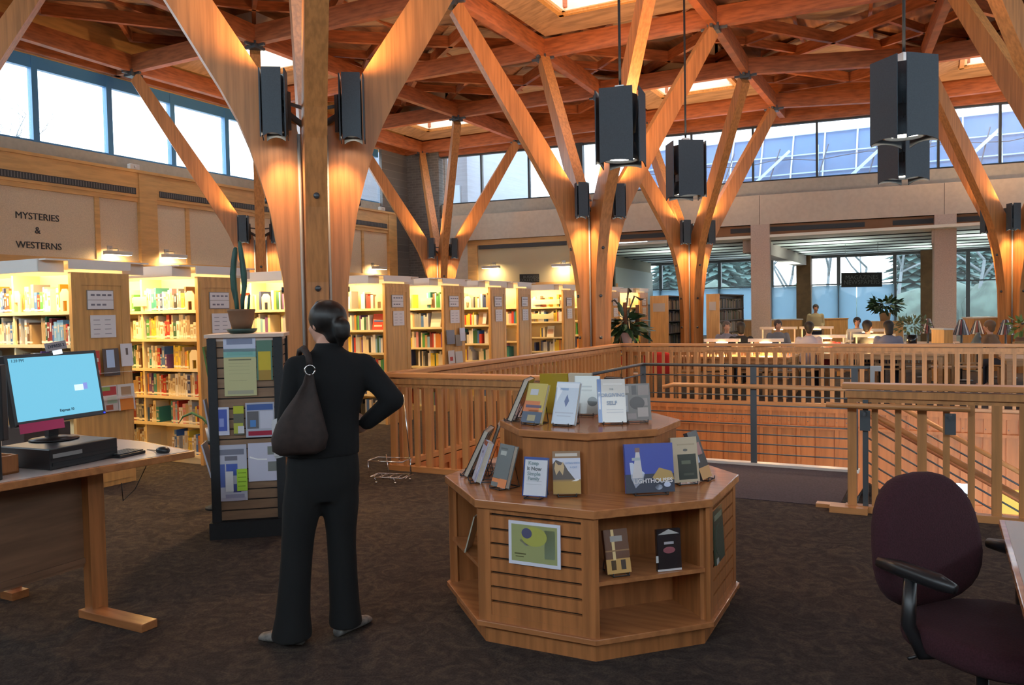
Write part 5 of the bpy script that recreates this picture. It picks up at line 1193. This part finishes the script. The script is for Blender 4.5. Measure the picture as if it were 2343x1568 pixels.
sit(2308,15.6,150,(.20,.11,.06),(.16,.09,.05),'person in a tan jacket bending over at the right edge behind the railing',lean=.34,head_turn=0,seatz=.42)
sit(1960,20.5,-80,(.3,.3,.32),DK,'person in light grey far back, under the magazines sign',lean=.12)
p=atd(1866,740,25.2); seated((p.x,p.y),-70,(.42,.36,.22),(.03,.02,.02),'person in a cream shirt standing by the far windows',stand=True,lean=.0,head_turn=-15)
p=atd(1898,800,15.9)
rj=empty('jacket',(p.x,p.y,.47),R(20),'red jacket draped over a chair back beside the pale shirt','jacket')
m=M(); torso(m,[(0,0,0,.16,.05),(0,0,.2,.2,.06),(0,0,.4,.19,.06),(0,0,.48,.1,.04)]); seg(m,(-.18,0,.42),(-.24,0,.1),.05,.04); seg(m,(.18,0,.42),(.24,0,.1),.05,.04); blob(m,'cloth',mat('red_jacket',(.30,.02,.02),.8),rj,.02,3)
p=atd(1505,810,15.2)
rj2=empty('jacket',(p.x,p.y,.42),R(30),'bright red coat glimpsed through the far railing at its left end','jacket')
m=M(); torso(m,[(0,0,0,.25,.06),(0,0,.2,.3,.08),(0,0,.38,.28,.07),(0,0,.42,.15,.04)]); blob(m,'cloth',mat('bright_red_coat',(.50,.02,.015),.8),rj2,.02,3)
# ================================================================ READING ROOM FURNITURE
TBW=mat('table_maple',(.50,.27,.11),.4,noise=.2,nscale=(2,20,20))
def table(x0,x1,y0,y1,lab,rz=0):
    cx,cy=(x0+x1)/2,(y0+y1)/2; t=empty('reading_table',(cx,cy,0),rz,lab,'table','maple tables in the reading room')
    a,b_=(x1-x0)/2,(y1-y0)/2
    m=M(); m.box(-a,a,-b_,b_,.71,.745); m.build('table_top',TBW,t)
    m=M(); m.box(-a+.06,a-.06,-b_+.06,b_-.06,.63,.71); m.build('apron',TBW,t)
    for i in (-1,1):
        for j in (-1,1):
            m=M(); x,y=i*(a-.09),j*(b_-.09); m.box(x-.035,x+.035,y-.035,y+.035,0,.71); m.build('leg',TBW,t)
    return t
def lamp(px,py,z,lab,L=.62,e=1):
    p=onz(px,py,z); t=empty('reading_lamp',(p.x,p.y,.745),R(4),lab,'lamp','bar shaped reading lamps on the maple tables')
    h=z-.745
    m=M(); m.box(-L/2,L/2,-.07,.07,h-.03,h+.03); m.build('shade',mat('cream_lamp_bar',(.74,.68,.56),.4),t)
    for x in (-L/2+.06,L/2-.06): m=M(); m.box(x-.015,x+.015,-.02,.02,0,h-.03); m.build('post',mat('cream_lamp_bar',(.74,.68,.56),.4),t)
    m=M(); m.lathe([(.001,h-.045),(.11,h-.045),(.11,h-.031),(.001,h-.031)],n=20); m.build('bulb_cover',mat('warm_bulb',(1,.8,.5),.5,emit=(1,.70,.34),es=4.5),t)
    light('POINT',(p.x,p.y,z-.10),LE['table']*e,(1,.62,.25),.08)
table(-4.5,-2.35,14.95,16.2,'maple reading table at the left behind the far railing, with two lamps')
table(-2.1,.1,16.4,17.5,'maple reading table in the middle, in front of the pale shirted person')
table(-4.6,-2.0,20.2,21.5,'second row maple reading table under the far lamps')
table(.9,3.0,15.2,16.4,'maple reading table at the right behind the far railing')
table(-1.4,.4,20.6,21.8,'second row maple table near the magazines sign')
lamp(1652,779,1.03,'bar reading lamp at the left end of the first table',.66)
lamp(1752,779,1.03,'bar reading lamp next to the leftmost one',.62)
lamp(1890,770,1.05,'bar reading lamp right of the pale shirted person',.75)
lamp(2000,768,1.05,'bar reading lamp left of the grey jumper',.75)
lamp(1781,751,1.10,'far bar reading lamp just right of the concrete post',.9)
lamp(1868,750,1.10,'far bar reading lamp behind the pale shirted person',.8)
lamp(1985,756,1.10,'far bar reading lamp under the leafy planter',.8)
def chair_proto():
    t=empty('reading_chair',(0,0,0),0); CH=mat('chair_maple',(.46,.24,.09),.45,noise=.2,nscale=(14,14,2))
    m=M(); m.box(-.23,.23,-.22,.22,.42,.45); m.build('seat',CH,t)
    for i in (-1,1):
        m=M(); m.box(i*.21-.02,i*.21+.02,-.22,-.18,0,.90); m.build('leg',CH,t); m=M(); m.box(i*.21-.02,i*.21+.02,.18,.22,0,.42); m.build('leg',CH,t)
    m=M(); m.box(-.22,.22,-.215,-.185,.80,.90); m.box(-.22,.22,-.21,-.19,.50,.54)
    for k in range(7): m.box(-.17+k*.0567-.012,-.17+k*.0567+.012,-.21,-.195,.54,.80)
    m.build('backrest',CH,t)
    return t
proto=chair_proto(); used=False
def chair(x,y,az,lab):
    global used
    T=Matrix.Translation((x,y,0))@Matrix.Rotation(R(az)-math.pi/2,4,'Z')
    if not used: c=proto; used=True; c.matrix_basis=T
    else:
        c=proto.copy(); COL.objects.link(c); c.matrix_basis=T
        for ch_ in list(proto.children): d=ch_.copy(); COL.objects.link(d); d.parent=c
    tag(c,lab,'chair','slat backed maple chairs of the reading room'); return c
cl=[(1470,15.1,95,'maple slat back chair near the left end of the far railing'),(1575,14.9,100,'maple slat back chair behind the railing below the second tree column'),(1640,15.2,100,'maple slat back chair at the left reading lamp'),(1720,15.3,100,'maple chair back between the two left reading lamps'),(1790,15.2,95,'maple chair back just left of the pale shirted person'),(1935,15.3,95,'maple chair back right of the red jacket'),(2098,15.4,92,'maple chair back left of the concrete post at the rail'),(2150,15.5,92,'maple chair back below the right concrete post'),(2215,15.4,92,'maple chair back at the right below the magazine rack')]
for px,d,az,lab in cl: p=atd(px,800,d); chair(p.x,p.y,az,lab)
for (x,y,az) in ppl[:3]+[ppl[4]]+[ppl[6]]:
    d=V((math.cos(R(az)),math.sin(R(az)),0)); 
    chair(x+d.x*.0,y+d.y*.0,az,{0:'maple chair under the person in pale shirt',1:'maple chair under the person in grey jumper',2:'maple chair under the person in black',3:'maple chair under the person in dark coat',4:'maple chair under the person in tan jacket'}[[ppl[0],ppl[1],ppl[2],ppl[4],ppl[6]].index((x,y,az))])
for (x,y,az),lab in ((ppl[3],'maple chair of the person in grey facing the camera'),(ppl[5],'maple chair of the person behind the second lamp'),(ppl[7],'maple chair far back under the magazines sign')): chair(x,y,az,lab)
# tall dark stacks with maple end panels
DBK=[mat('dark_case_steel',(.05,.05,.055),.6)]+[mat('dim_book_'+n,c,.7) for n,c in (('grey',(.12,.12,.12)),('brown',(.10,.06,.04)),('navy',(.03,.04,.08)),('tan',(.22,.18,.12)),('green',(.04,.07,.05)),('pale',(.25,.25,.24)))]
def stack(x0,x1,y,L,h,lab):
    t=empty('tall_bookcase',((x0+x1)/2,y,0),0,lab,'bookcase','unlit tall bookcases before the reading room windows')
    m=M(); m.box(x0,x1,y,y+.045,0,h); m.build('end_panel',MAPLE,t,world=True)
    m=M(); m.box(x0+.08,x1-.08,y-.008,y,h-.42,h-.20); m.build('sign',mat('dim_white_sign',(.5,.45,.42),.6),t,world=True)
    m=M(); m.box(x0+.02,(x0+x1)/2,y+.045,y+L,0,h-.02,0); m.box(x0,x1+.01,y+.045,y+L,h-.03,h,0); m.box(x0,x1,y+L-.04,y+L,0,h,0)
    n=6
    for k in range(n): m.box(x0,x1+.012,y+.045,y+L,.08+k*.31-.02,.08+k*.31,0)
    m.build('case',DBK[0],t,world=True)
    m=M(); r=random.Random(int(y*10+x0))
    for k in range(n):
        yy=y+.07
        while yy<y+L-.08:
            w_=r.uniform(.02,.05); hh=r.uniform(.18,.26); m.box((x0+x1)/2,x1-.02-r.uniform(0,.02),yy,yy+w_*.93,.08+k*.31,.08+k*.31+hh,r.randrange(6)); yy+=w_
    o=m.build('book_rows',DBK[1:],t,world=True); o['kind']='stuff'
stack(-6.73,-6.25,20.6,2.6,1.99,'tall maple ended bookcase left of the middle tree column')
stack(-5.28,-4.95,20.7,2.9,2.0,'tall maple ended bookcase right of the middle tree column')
# pale board on the side wall
a=hit(1400,645,p0,V((p1.y-p0.y,-(p1.x-p0.x),0)).normalized()); b=hit(1486,650,p0,V((p1.y-p0.y,-(p1.x-p0.x),0)).normalized())
dd=_fw.x*a.x+_fw.y*a.y
m=M(); q0,q1=V((a.x+.12,a.y,2.5)),V((b.x+.12,b.y,2.5)); m.beam(q0,q1,.05,1.35); tag(m.build('display_board',mat('pale_board',(.42,.40,.33),.8)),'pale display board on the side wall behind the potted plant','board')
# signs
def sign(px0,px1,py0,py1,d,lines,lab,size,rzs=0,cables=None):
    a=atd(px0,py1,d); b=atd(px1,py1,d); c=atd(px0,py0,d); w_=(b-a).length; h_=c.z-a.z; ctr=(a+b)/2
    x=V(((b-a).x,(b-a).y,0)).normalized(); t=empty('hanging_sign',(ctr.x,ctr.y,min(a.z,b.z)),math.atan2(x.y,x.x),lab,'sign')
    m=M(); m.box(-w_/2,w_/2,-.015,.015,0,h_); bd=m.build('board',mat('black_sign_board',(.008,.009,.010),.6),t)
    for i,s_ in enumerate(lines):
        T=Matrix.Translation((0,-.0165,h_*(.66-.34*i)))@Matrix.Rotation(math.pi/2,4,'X'); txt(s_,size,.0006,mat('sign_grey_letter',(.11,.12,.12),.6),T,bd,'sign_text',world=False,bold=.0)
    m=M(); m.box(-w_*.3,w_*.3,.015,.05,h_*.4,h_*.6); m.build('hanger',STEEL,t) if not cables else None
    if cables:
        for x_ in (-w_*.4,w_*.4): m=M(); m.tube([(x_,0,h_),(x_,0,h_+cables)],.006,n=6); m.build('cable',STEEL,t)
sign(1925,2018,623,656,25.5,('MAGAZINES','NEWSPAPERS'),'hanging black sign reading MAGAZINES NEWSPAPERS',.19,cables=.95)
q_=TB@V((bx(1215,637),-.27,0)); sign(1189,1241,627,647,_fw.x*q_.x+_fw.y*q_.y,('BUSINESS','COLLECTION'),'small black sign on the back wall ending in COLLECTION',.12)
# plants
def leafy(m,c,r,n,ls,seed,droop=.2,mi=0):
    rr=random.Random(seed); c=V(c)
    for k in range(n):
        d=V((rr.gauss(0,1),rr.gauss(0,1),rr.gauss(.2,.8))).normalized(); p=c+V((d.x*r[0],d.y*r[1],d.z*r[2]))*rr.uniform(.35,1)
        dd_=(d+V((rr.uniform(-.5,.5),rr.uniform(-.5,.5),-droop))).normalized(); s=dd_.cross(V((rr.uniform(-1,1),rr.uniform(-1,1),1))).normalized(); l=ls*rr.uniform(.7,1.2); w_=l*.2; up=dd_.cross(s)*w_*.25
        m.add([p,p+dd_*l*.35+s*w_,p+dd_*l*.7+s*w_*.8,p+dd_*l,p+dd_*l*.7-s*w_*.8,p+dd_*l*.35-s*w_,p+dd_*l*.5+up],[(0,1,6),(1,2,6),(2,3,6),(3,4,6),(4,5,6),(5,0,6)],mi,True)
pp=atd(1433,787,15.5); pl_=empty('potted_plant',(pp.x,pp.y,.0),0,'tall dark leaved orchid like plant in a pale pot behind the railing corner','plant')
m=M(); m.box(-.2,.2,-.2,.2,.86,.9); m.box(-.03,.03,-.03,.03,.04,.86); m.box(-.17,.17,-.17,.17,0,.04); m.build('stand',BEAM,pl_)
m=M(); m.lathe([(.001,.90),(.10,.90),(.145,1.20),(.15,1.21),(.135,1.21),(.10,.96),(.001,.96)],n=24); m.build('pot',mat('pale_pink_pot',(.52,.40,.38),.6),pl_)
m=M(); m.lathe([(.001,1.16),(.13,1.16),(.13,1.18),(.001,1.19)],n=18); m.build('soil',SOIL,pl_)
m=M(); leafy(m,(0,0,1.38),(.26,.26,.2),80,.26,3,.5); leafy(m,(.12,-.05,1.2),(.28,.2,.28),30,.28,8,.7)
m.build('foliage',LEAFD,pl_)
m=M()
for x0_,x1_,z1_,sg in ((-.05,-.34,1.42,0),(0,-.36,1.78,0),(.05,.30,1.55,0),(.02,.10,2.0,1),(.1,.28,1.85,1)):
    u=V((_rt.x,_rt.y,0)); pts=[u*x0_+V((0,0,1.2)),u*(x0_*.6)+V((0,0,(1.2+z1_)/2+.1)),u*(x1_*.6)+V((0,0,z1_+.05)),u*x1_+V((0,0,z1_-.02)),u*(x1_*1.25)+V((0,0,z1_-.01))]
    m.tube(pts,[.012,.014,.02,.028,.006],n=6)
m.build('flower_stems',mat('dark_stem',(.035,.03,.025),.6),pl_)
for k,(dx,z) in enumerate(((-.02,1.60),(.22,1.55))):
    m=M(); u=V((_rt.x,_rt.y,0))*dx; m.tube([u+V((0,0,z-.25)),u+V((0,0,z+.18))],[.045,.035],n=10); m.build('moss_pole',mat('moss_pole',(.12,.05,.025),.9,noise=.4),pl_)
pp=atd(2025,735,24.5); t=empty('planter',(pp.x,pp.y,0),0,'bushy green plant in a wooden planter box under the magazines sign','plant')
m=M(); m.box(-.5,.5,-.25,.25,0,1.15); m.build('planter_box',MAPLE,t); m=M(); m.lathe([(.001,1.15),(.13,1.15),(.17,1.4),(.15,1.4),(.001,1.37)],n=18); m.build('pot',mat('tan_pot',(.4,.25,.13),.6),t)
m=M(); leafy(m,(0,0,1.62),(.45,.4,.22),150,.24,5,.3); m.build('foliage',LEAFD,t)
pp=atd(2086,775,17.0); t=empty('potted_plant',(pp.x,pp.y,0),0,'fine leaved plant in a black pot right of the grey jumper','plant')
m=M(); m.lathe([(.001,.745),(.09,.745),(.11,1.0),(.10,1.0),(.001,.97)],n=18); m.build('pot',mat('glossy_black_pot',(.01,.012,.02),.2),t); m=M(); leafy(m,(-.02,0,1.2),(.38,.3,.17),220,.10,15,.0); m.build('foliage',mat('grey_green_leaf',(.12,.16,.09),.6),t)
m=M(); m.box(-.9,.6,-.35,.35,.70,.745); m.box(-.8,-.74,-.3,.3,0,.7); m.box(.48,.54,-.3,.3,0,.7); m.build('side_table',TBW,t)
pp=atd(2338,765,16.2); t=empty('potted_plant',(pp.x,pp.y,0),0,'bright leafy plant at the right edge before the last tree column','plant')
m=M(); m.lathe([(.001,.76),(.10,.76),(.12,.95),(.1,.95),(.001,.93)],n=18); m.build('pot',TERRA,t); m=M(); leafy(m,(0,0,1.18),(.2,.2,.18),60,.15,25,.1); m.build('foliage',mat('bright_leaf',(.18,.30,.08),.5),t)
m=M(); m.box(-.5,.6,-.35,.35,.72,.76); m.box(-.4,-.35,-.3,.3,0,.72); m.box(.45,.5,-.3,.3,0,.72); m.build('side_table',TBW,t)
# magazine spinners: hanging fans of magazines
for px,py,d,lab in ((2123,745,18.0,'fan of hanging magazines left of the right concrete post'),(2200,748,17.2,'fan of hanging magazines right of the concrete post'),(2236,748,19.5,'small fan of hanging magazines behind the dark vase'),(2301,748,17.6,'fan of hanging magazines beside the last tree column')):
    p=atd(px,py,d); t=empty('magazine_spinner',(p.x,p.y,0),0,lab,'rack','magazine fans in the reading room')
    m=M(); m.tube([(0,0,.02),(0,0,p.z+.16)],.02); m.lathe([(.001,0),(.22,0),(.22,.02),(.001,.04)],n=16); m.build('pole',STEEL,t)
    m=M(); cols=[]
    for k in range(14):
        a=k*2*math.pi/14; c,s_=math.cos(a),math.sin(a); z0,z1=p.z-.17,p.z+.15
        m.add([V((c*.03,s_*.03,z1)),V((c*.05,s_*.05,z1)),V((c*.17,s_*.17,z0)),V((c*.12,s_*.12,z0)),V((c*.03-s_*.012,s_*.03+c*.012,z1)),V((c*.05-s_*.02,s_*.05+c*.02,z1)),V((c*.17-s_*.04,s_*.17+c*.04,z0)),V((c*.12-s_*.03,s_*.12+c*.03,z0))],[(0,1,2,3),(4,5,6,7),(0,1,5,4),(1,2,6,5),(2,3,7,6),(3,0,4,7)],k%3)
    m.build('magazines',[mat('mag_white',(.6,.6,.6),.4),mat('mag_red',(.20,.07,.08),.4),mat('mag_grey',(.16,.18,.2),.4)],t)
def lowcase(px0,px1,py,d,top,lab,mt=None,dep=.5):
    a=atd(px0,py,d); b=atd(px1,py,d); z=a.z; w_=(b-a).length; c=(a+b)/2; x=V(((b-a).x,(b-a).y,0)).normalized()
    t=empty('low_cabinet',(c.x,c.y,0),math.atan2(x.y,x.x),lab,'cabinet','low cabinets in the reading room')
    m=M(); m.box(-w_/2,w_/2,0,dep,0,z-.03); m.build('body',mt or MAPLE,t); m=M(); m.box(-w_/2-.02,w_/2+.02,-.02,dep+.02,z-.03,z); m.build('top',top,t)
WT=mat('white_cabinet_top',(.6,.6,.58),.5); DKW=mat('dark_cabinet_wood',(.13,.065,.035),.6)
lowcase(1705,1722,732,25,WT,'narrow low cabinet left of the concrete post')
lowcase(1772,1836,731,25.5,WT,'low cabinet with magazines on top right of the concrete post')
lowcase(1885,1940,729,25.5,MAPLE,'low maple cabinet behind the standing person')
lowcase(2229,2286,726,19.5,WT,'dark low cabinet with a white top at the right')
lowcase(2160,2180,752,16.8,WT,'white topped shelf beside the right concrete post')
pp=atd(2262,775,16.4); t=empty('notice',(pp.x,pp.y,.76),R(-3),'white notice card standing on the right table','notice')
m=M(); m.box(-.09,.09,-.004,.004,0,.22); m.build('card',WHITE,t); m=M(); m.box(-.03,.03,-.006,-.004,.12,.17); m.build('print',mat('print_grey',(.2,.2,.25),.6),t)
# glass vase
pp=atd(2237,778,15.9); m=M(); m.lathe([(.001,0),(.14,0),(.15,.06),(.06,.24),(.04,.3),(.05,.32),(.001,.32)],(pp.x,pp.y,.745),20); tag(m.build('vase',mat('grey_green_glaze',(.10,.12,.12),.25)),'grey green vase on the table at the right','vase')
# ================================================================ OUTSIDE
m=M(); m.box(-120,120,36.5,140,-.6,-.5); m.box(-120,-17,-60,36.5,-.6,-.5); struct(m.build('floor_3',mat('wet_paving',(.38,.40,.38),.95,noise=.3)))
m=M(); m.box(-40,40,36.5,44,-.499,-.49); struct(m.build("floor_4",mat("pale_bounce_ground",(.6,.6,.58),.9))); m=M(); m.box(-12,14,25.6,35,4.85,4.95); m.box(-11.5,13,34.9,35.1,3.62,4.9); struct(m.build('ceiling_3',mat('roof_gravel',(.4,.42,.44),.9)))  # pale ground strip added to bounce daylight onto the reading room ceiling
# outside brick building
OB=mat('pale_brick_outside',(.30,.34,.42),.9,noise=.15,nscale=(.5,.5,26)); t=empty('brick_building',(-22,28,0),0,'blue grey lit brick building outside the corner clerestory windows','building')
m=M(); m.box(-22,-15.9,26.8,32,-.5,9.5); m.box(-20.4,-18.0,22.8,26.8,-.5,9.5); m.build('walls',OB,t,world=True)
m=M(); m.box(-17.6,-17.2,26.72,26.8,5.1,6.7); m.box(-16.8,-16.2,26.7,26.8,5.1,6.5); m.build('window_panes',mat('bright_pane',(.55,.7,.85),.3),t,world=True)
# solar array on the roof
SP=empty('solar_array',(2,29,4.96),0,'tilted blue panel array on white steel framing outside the clerestory','solar panels')
def sa(x,s): # s 0 bottom .. 1 top
    return V((x,29.2+s*1.4,5.0+s*2.75))
XA0,XA1=-10.9,11.4
m=M(); vs=[sa(XA0,0),sa(XA1,0),sa(XA1,1),sa(XA0,1)]; u=V((0,.05,0)); m.add(vs+[v+u for v in vs],[(0,1,2,3),(4,5,6,7),(0,1,5,4),(1,2,6,5),(2,3,7,6),(3,0,4,7)])
m.build('panels',mat('panel_back_blue',(.045,.12,.27),.6,noise=.08,nscale=(1,1,1)),SP,world=True)
m=M(); off=V((0,-.06,0)); x=XA0; k=0
while x<XA1:
    m.beam(sa(x,0)+off,sa(x,1)+off,.05,.03); x+=1.05; k+=1
for s in (0,.2,.45,.7,.985): m.beam(sa(XA0,s)+off*1.2,sa(XA1,s)+off*1.2,.04,.04)
x=XA0+1.0
while x<XA1-3:
    m.beam(sa(x,0)+off*3,sa(x+2.1,.75)+off*6,.09,.09); m.beam(V((x,28.6,4.96)),V((x,28.95,7.0)),.05,.05); x+=3.15
m.build('frames',mat('white_steel',(.42,.56,.70),.5),SP,world=True)
m=M(); x=XA0+.6
while x<XA1: m.beam(sa(x,0)+off*4,sa(x+.5,.8)+off*4,.03,.03); x+=1.6
pts=[sa(XA0+q*.8,.62+.03*math.sin(q*1.9))+off*5 for q in range(30)]; m.tube(pts,.016,n=5)
m.build('cables',mat('dark_cable',(.04,.05,.08),.6),SP,world=True)
# trees
TRK=mat('grey_bark',(.13,.15,.16),.9); FIR=mat('fir_needles',(.07,.14,.13),.9,noise=.4,nscale=(3,3,3))
def bare_tree(x,y,h,seed,lab,r0=.2,spread=.9):
    rr=random.Random(seed); t=empty('bare_tree',(x,y,-.5),0,lab,'tree','bare trees beyond the reading room windows'); m=M()
    def br(p,d,L,r,lv):
        q=p+d*L*.5+V((rr.uniform(-.1,.1),rr.uniform(-.1,.1),0))*L*.4; e=q+(d+V((rr.uniform(-.3,.3),rr.uniform(-.3,.3),rr.uniform(-.1,.2)))).normalized()*L*.5
        m.tube([p,q,e],[r,r*.8,r*.6],n=5 if lv<3 else 3)
        if lv>=6: return
        for k in range(3 if lv<5 else 2):
            s=q.lerp(e,rr.uniform(.2,1)) if k else e
            nd=(d*.6+V((rr.uniform(-1,1),rr.uniform(-1,1),rr.uniform(-.2,.8)))*spread).normalized(); br(s,nd,L*rr.uniform(.55,.8),r*.55,lv+1)
    br(V((0,0,0)),V((0,0,1)),h*.42,r0,0); m.build('branches',TRK,t)
def fir(x,y,h,seed,lab,w_=.24):
    rr=random.Random(seed); t=empty('fir_tree',(x,y,-.5),0,lab,'tree','fir trees beyond the reading room windows'); m=M(); m.tube([(0,0,0),(0,0,h)],[.25,.03],n=8); m.build('trunk',TRK,t)
    m=M(); z=h*.12; 
    while z<h:
        R_=(1-(z/h))*h*w_+.15; n=13
        for k in range(n):
            a=2*math.pi*k/n+rr.uniform(-.3,.3); L=R_*rr.uniform(.6,1.15); c,s_=math.cos(a),math.sin(a); w2=L*.16+.06; dz=-L*.28
            m.add([V((0,0,z+.15)),V((c*L*.6-s_*w2,s_*L*.6+c*w2,z+dz*.5)),V((c*L,s_*L,z+dz)),V((c*L*.6+s_*w2,s_*L*.6-c*w2,z+dz*.5)),V((c*L*.5,s_*L*.5,z+dz*.2-.35))],[(0,1,2),(0,2,3),(0,1,4),(1,2,4),(2,3,4),(3,0,4)])
        z+=h*.017+.06
    m.build('foliage',FIR,t)
def out(px,d): p=atd(px,700,d); return p.x,p.y
fl_l=[(1527,62,11.0,'slim fir seen at the left side of the reading room windows'),(1650,60,12.2,'tall fir seen right of the middle tree column'),(1700,75,9.0,'small fir in the gap left of the concrete post'),(1716,70,12.5,'wide fir just left of the left concrete post'),(1560,66,8,'low fir behind the middle tree column'),(2092,58,13.5,'big fir behind the magazines sign, to its right'),(2190,66,13.5,'fir right of the right concrete post'),(2250,72,13,'fir near the right edge outside')]
for k,(px,d,h,lab) in enumerate(fl_l): x,y=out(px,d); fir(x,y,h,k+3,lab)
bt=[(1795,47,9.5,'bare tree seen between concrete post and brown pier'),(1890,46,10,'bare tree seen left of the magazines sign'),(1975,52,11,'bare tree behind the magazines sign'),(2060,46,10.5,'bare tree right of the magazines sign'),(2230,43,10.5,'spreading bare tree near the last tree column'),(2150,50,11,'bare tree behind the right concrete post'),(2330,48,11,'bare tree outside at the right edge')]
for k,(px,d,h,lab) in enumerate(bt): x,y=out(px,d); bare_tree(x,y,h,k+11,lab,.13)
x,y=out(-5,50); bare_tree(-46,26,13.2,41,'bare tree top seen through the far left clerestory window',.2)
m=M(); r_=random.Random(5)
leafy(m,(0,0,0),(1,1,1),1,.1,1)
m=M()
for k in range(60):
    c=V((-30+k*1.05+r_.uniform(-.5,.5),r_.uniform(49,51.5),r_.uniform(-.5,1.0))); m.ell(c,(r_.uniform(1.2,2.2),1.5,r_.uniform(1.4,2.6)),8,5)
o=m.build('hedge',mat('hedge_blue_green',(.09,.13,.11),.95,noise=.4,nscale=(2,2,2))); tag(o,'long hazy hedge and shrubs outside the reading room windows','hedge',None,'stuff')
for x,y in ((-8,27.5),(-3,27.5),(1.5,27.5),(-5,31.5),(0,31.5)): light('SPOT',(x,y,2.3),LE['can']*1.6,(.85,1,.95),.2,aim=(0,0,1),spot=150,blend=1)  # unseen cool uplights added in mid-air to brighten the reading room ceiling
# ================================================================ GENERAL LIGHTS OF THE ROOM (recessed cans in the reading room ceiling)
for k,(x,y) in enumerate(((-6,26),(-2,26),(2,26),(-4,30),(0,30))): light('SPOT',(x,y,3.58),LE['can'],(1,.75,.45),.06,aim=(0,0,-1),spot=110,blend=.8)
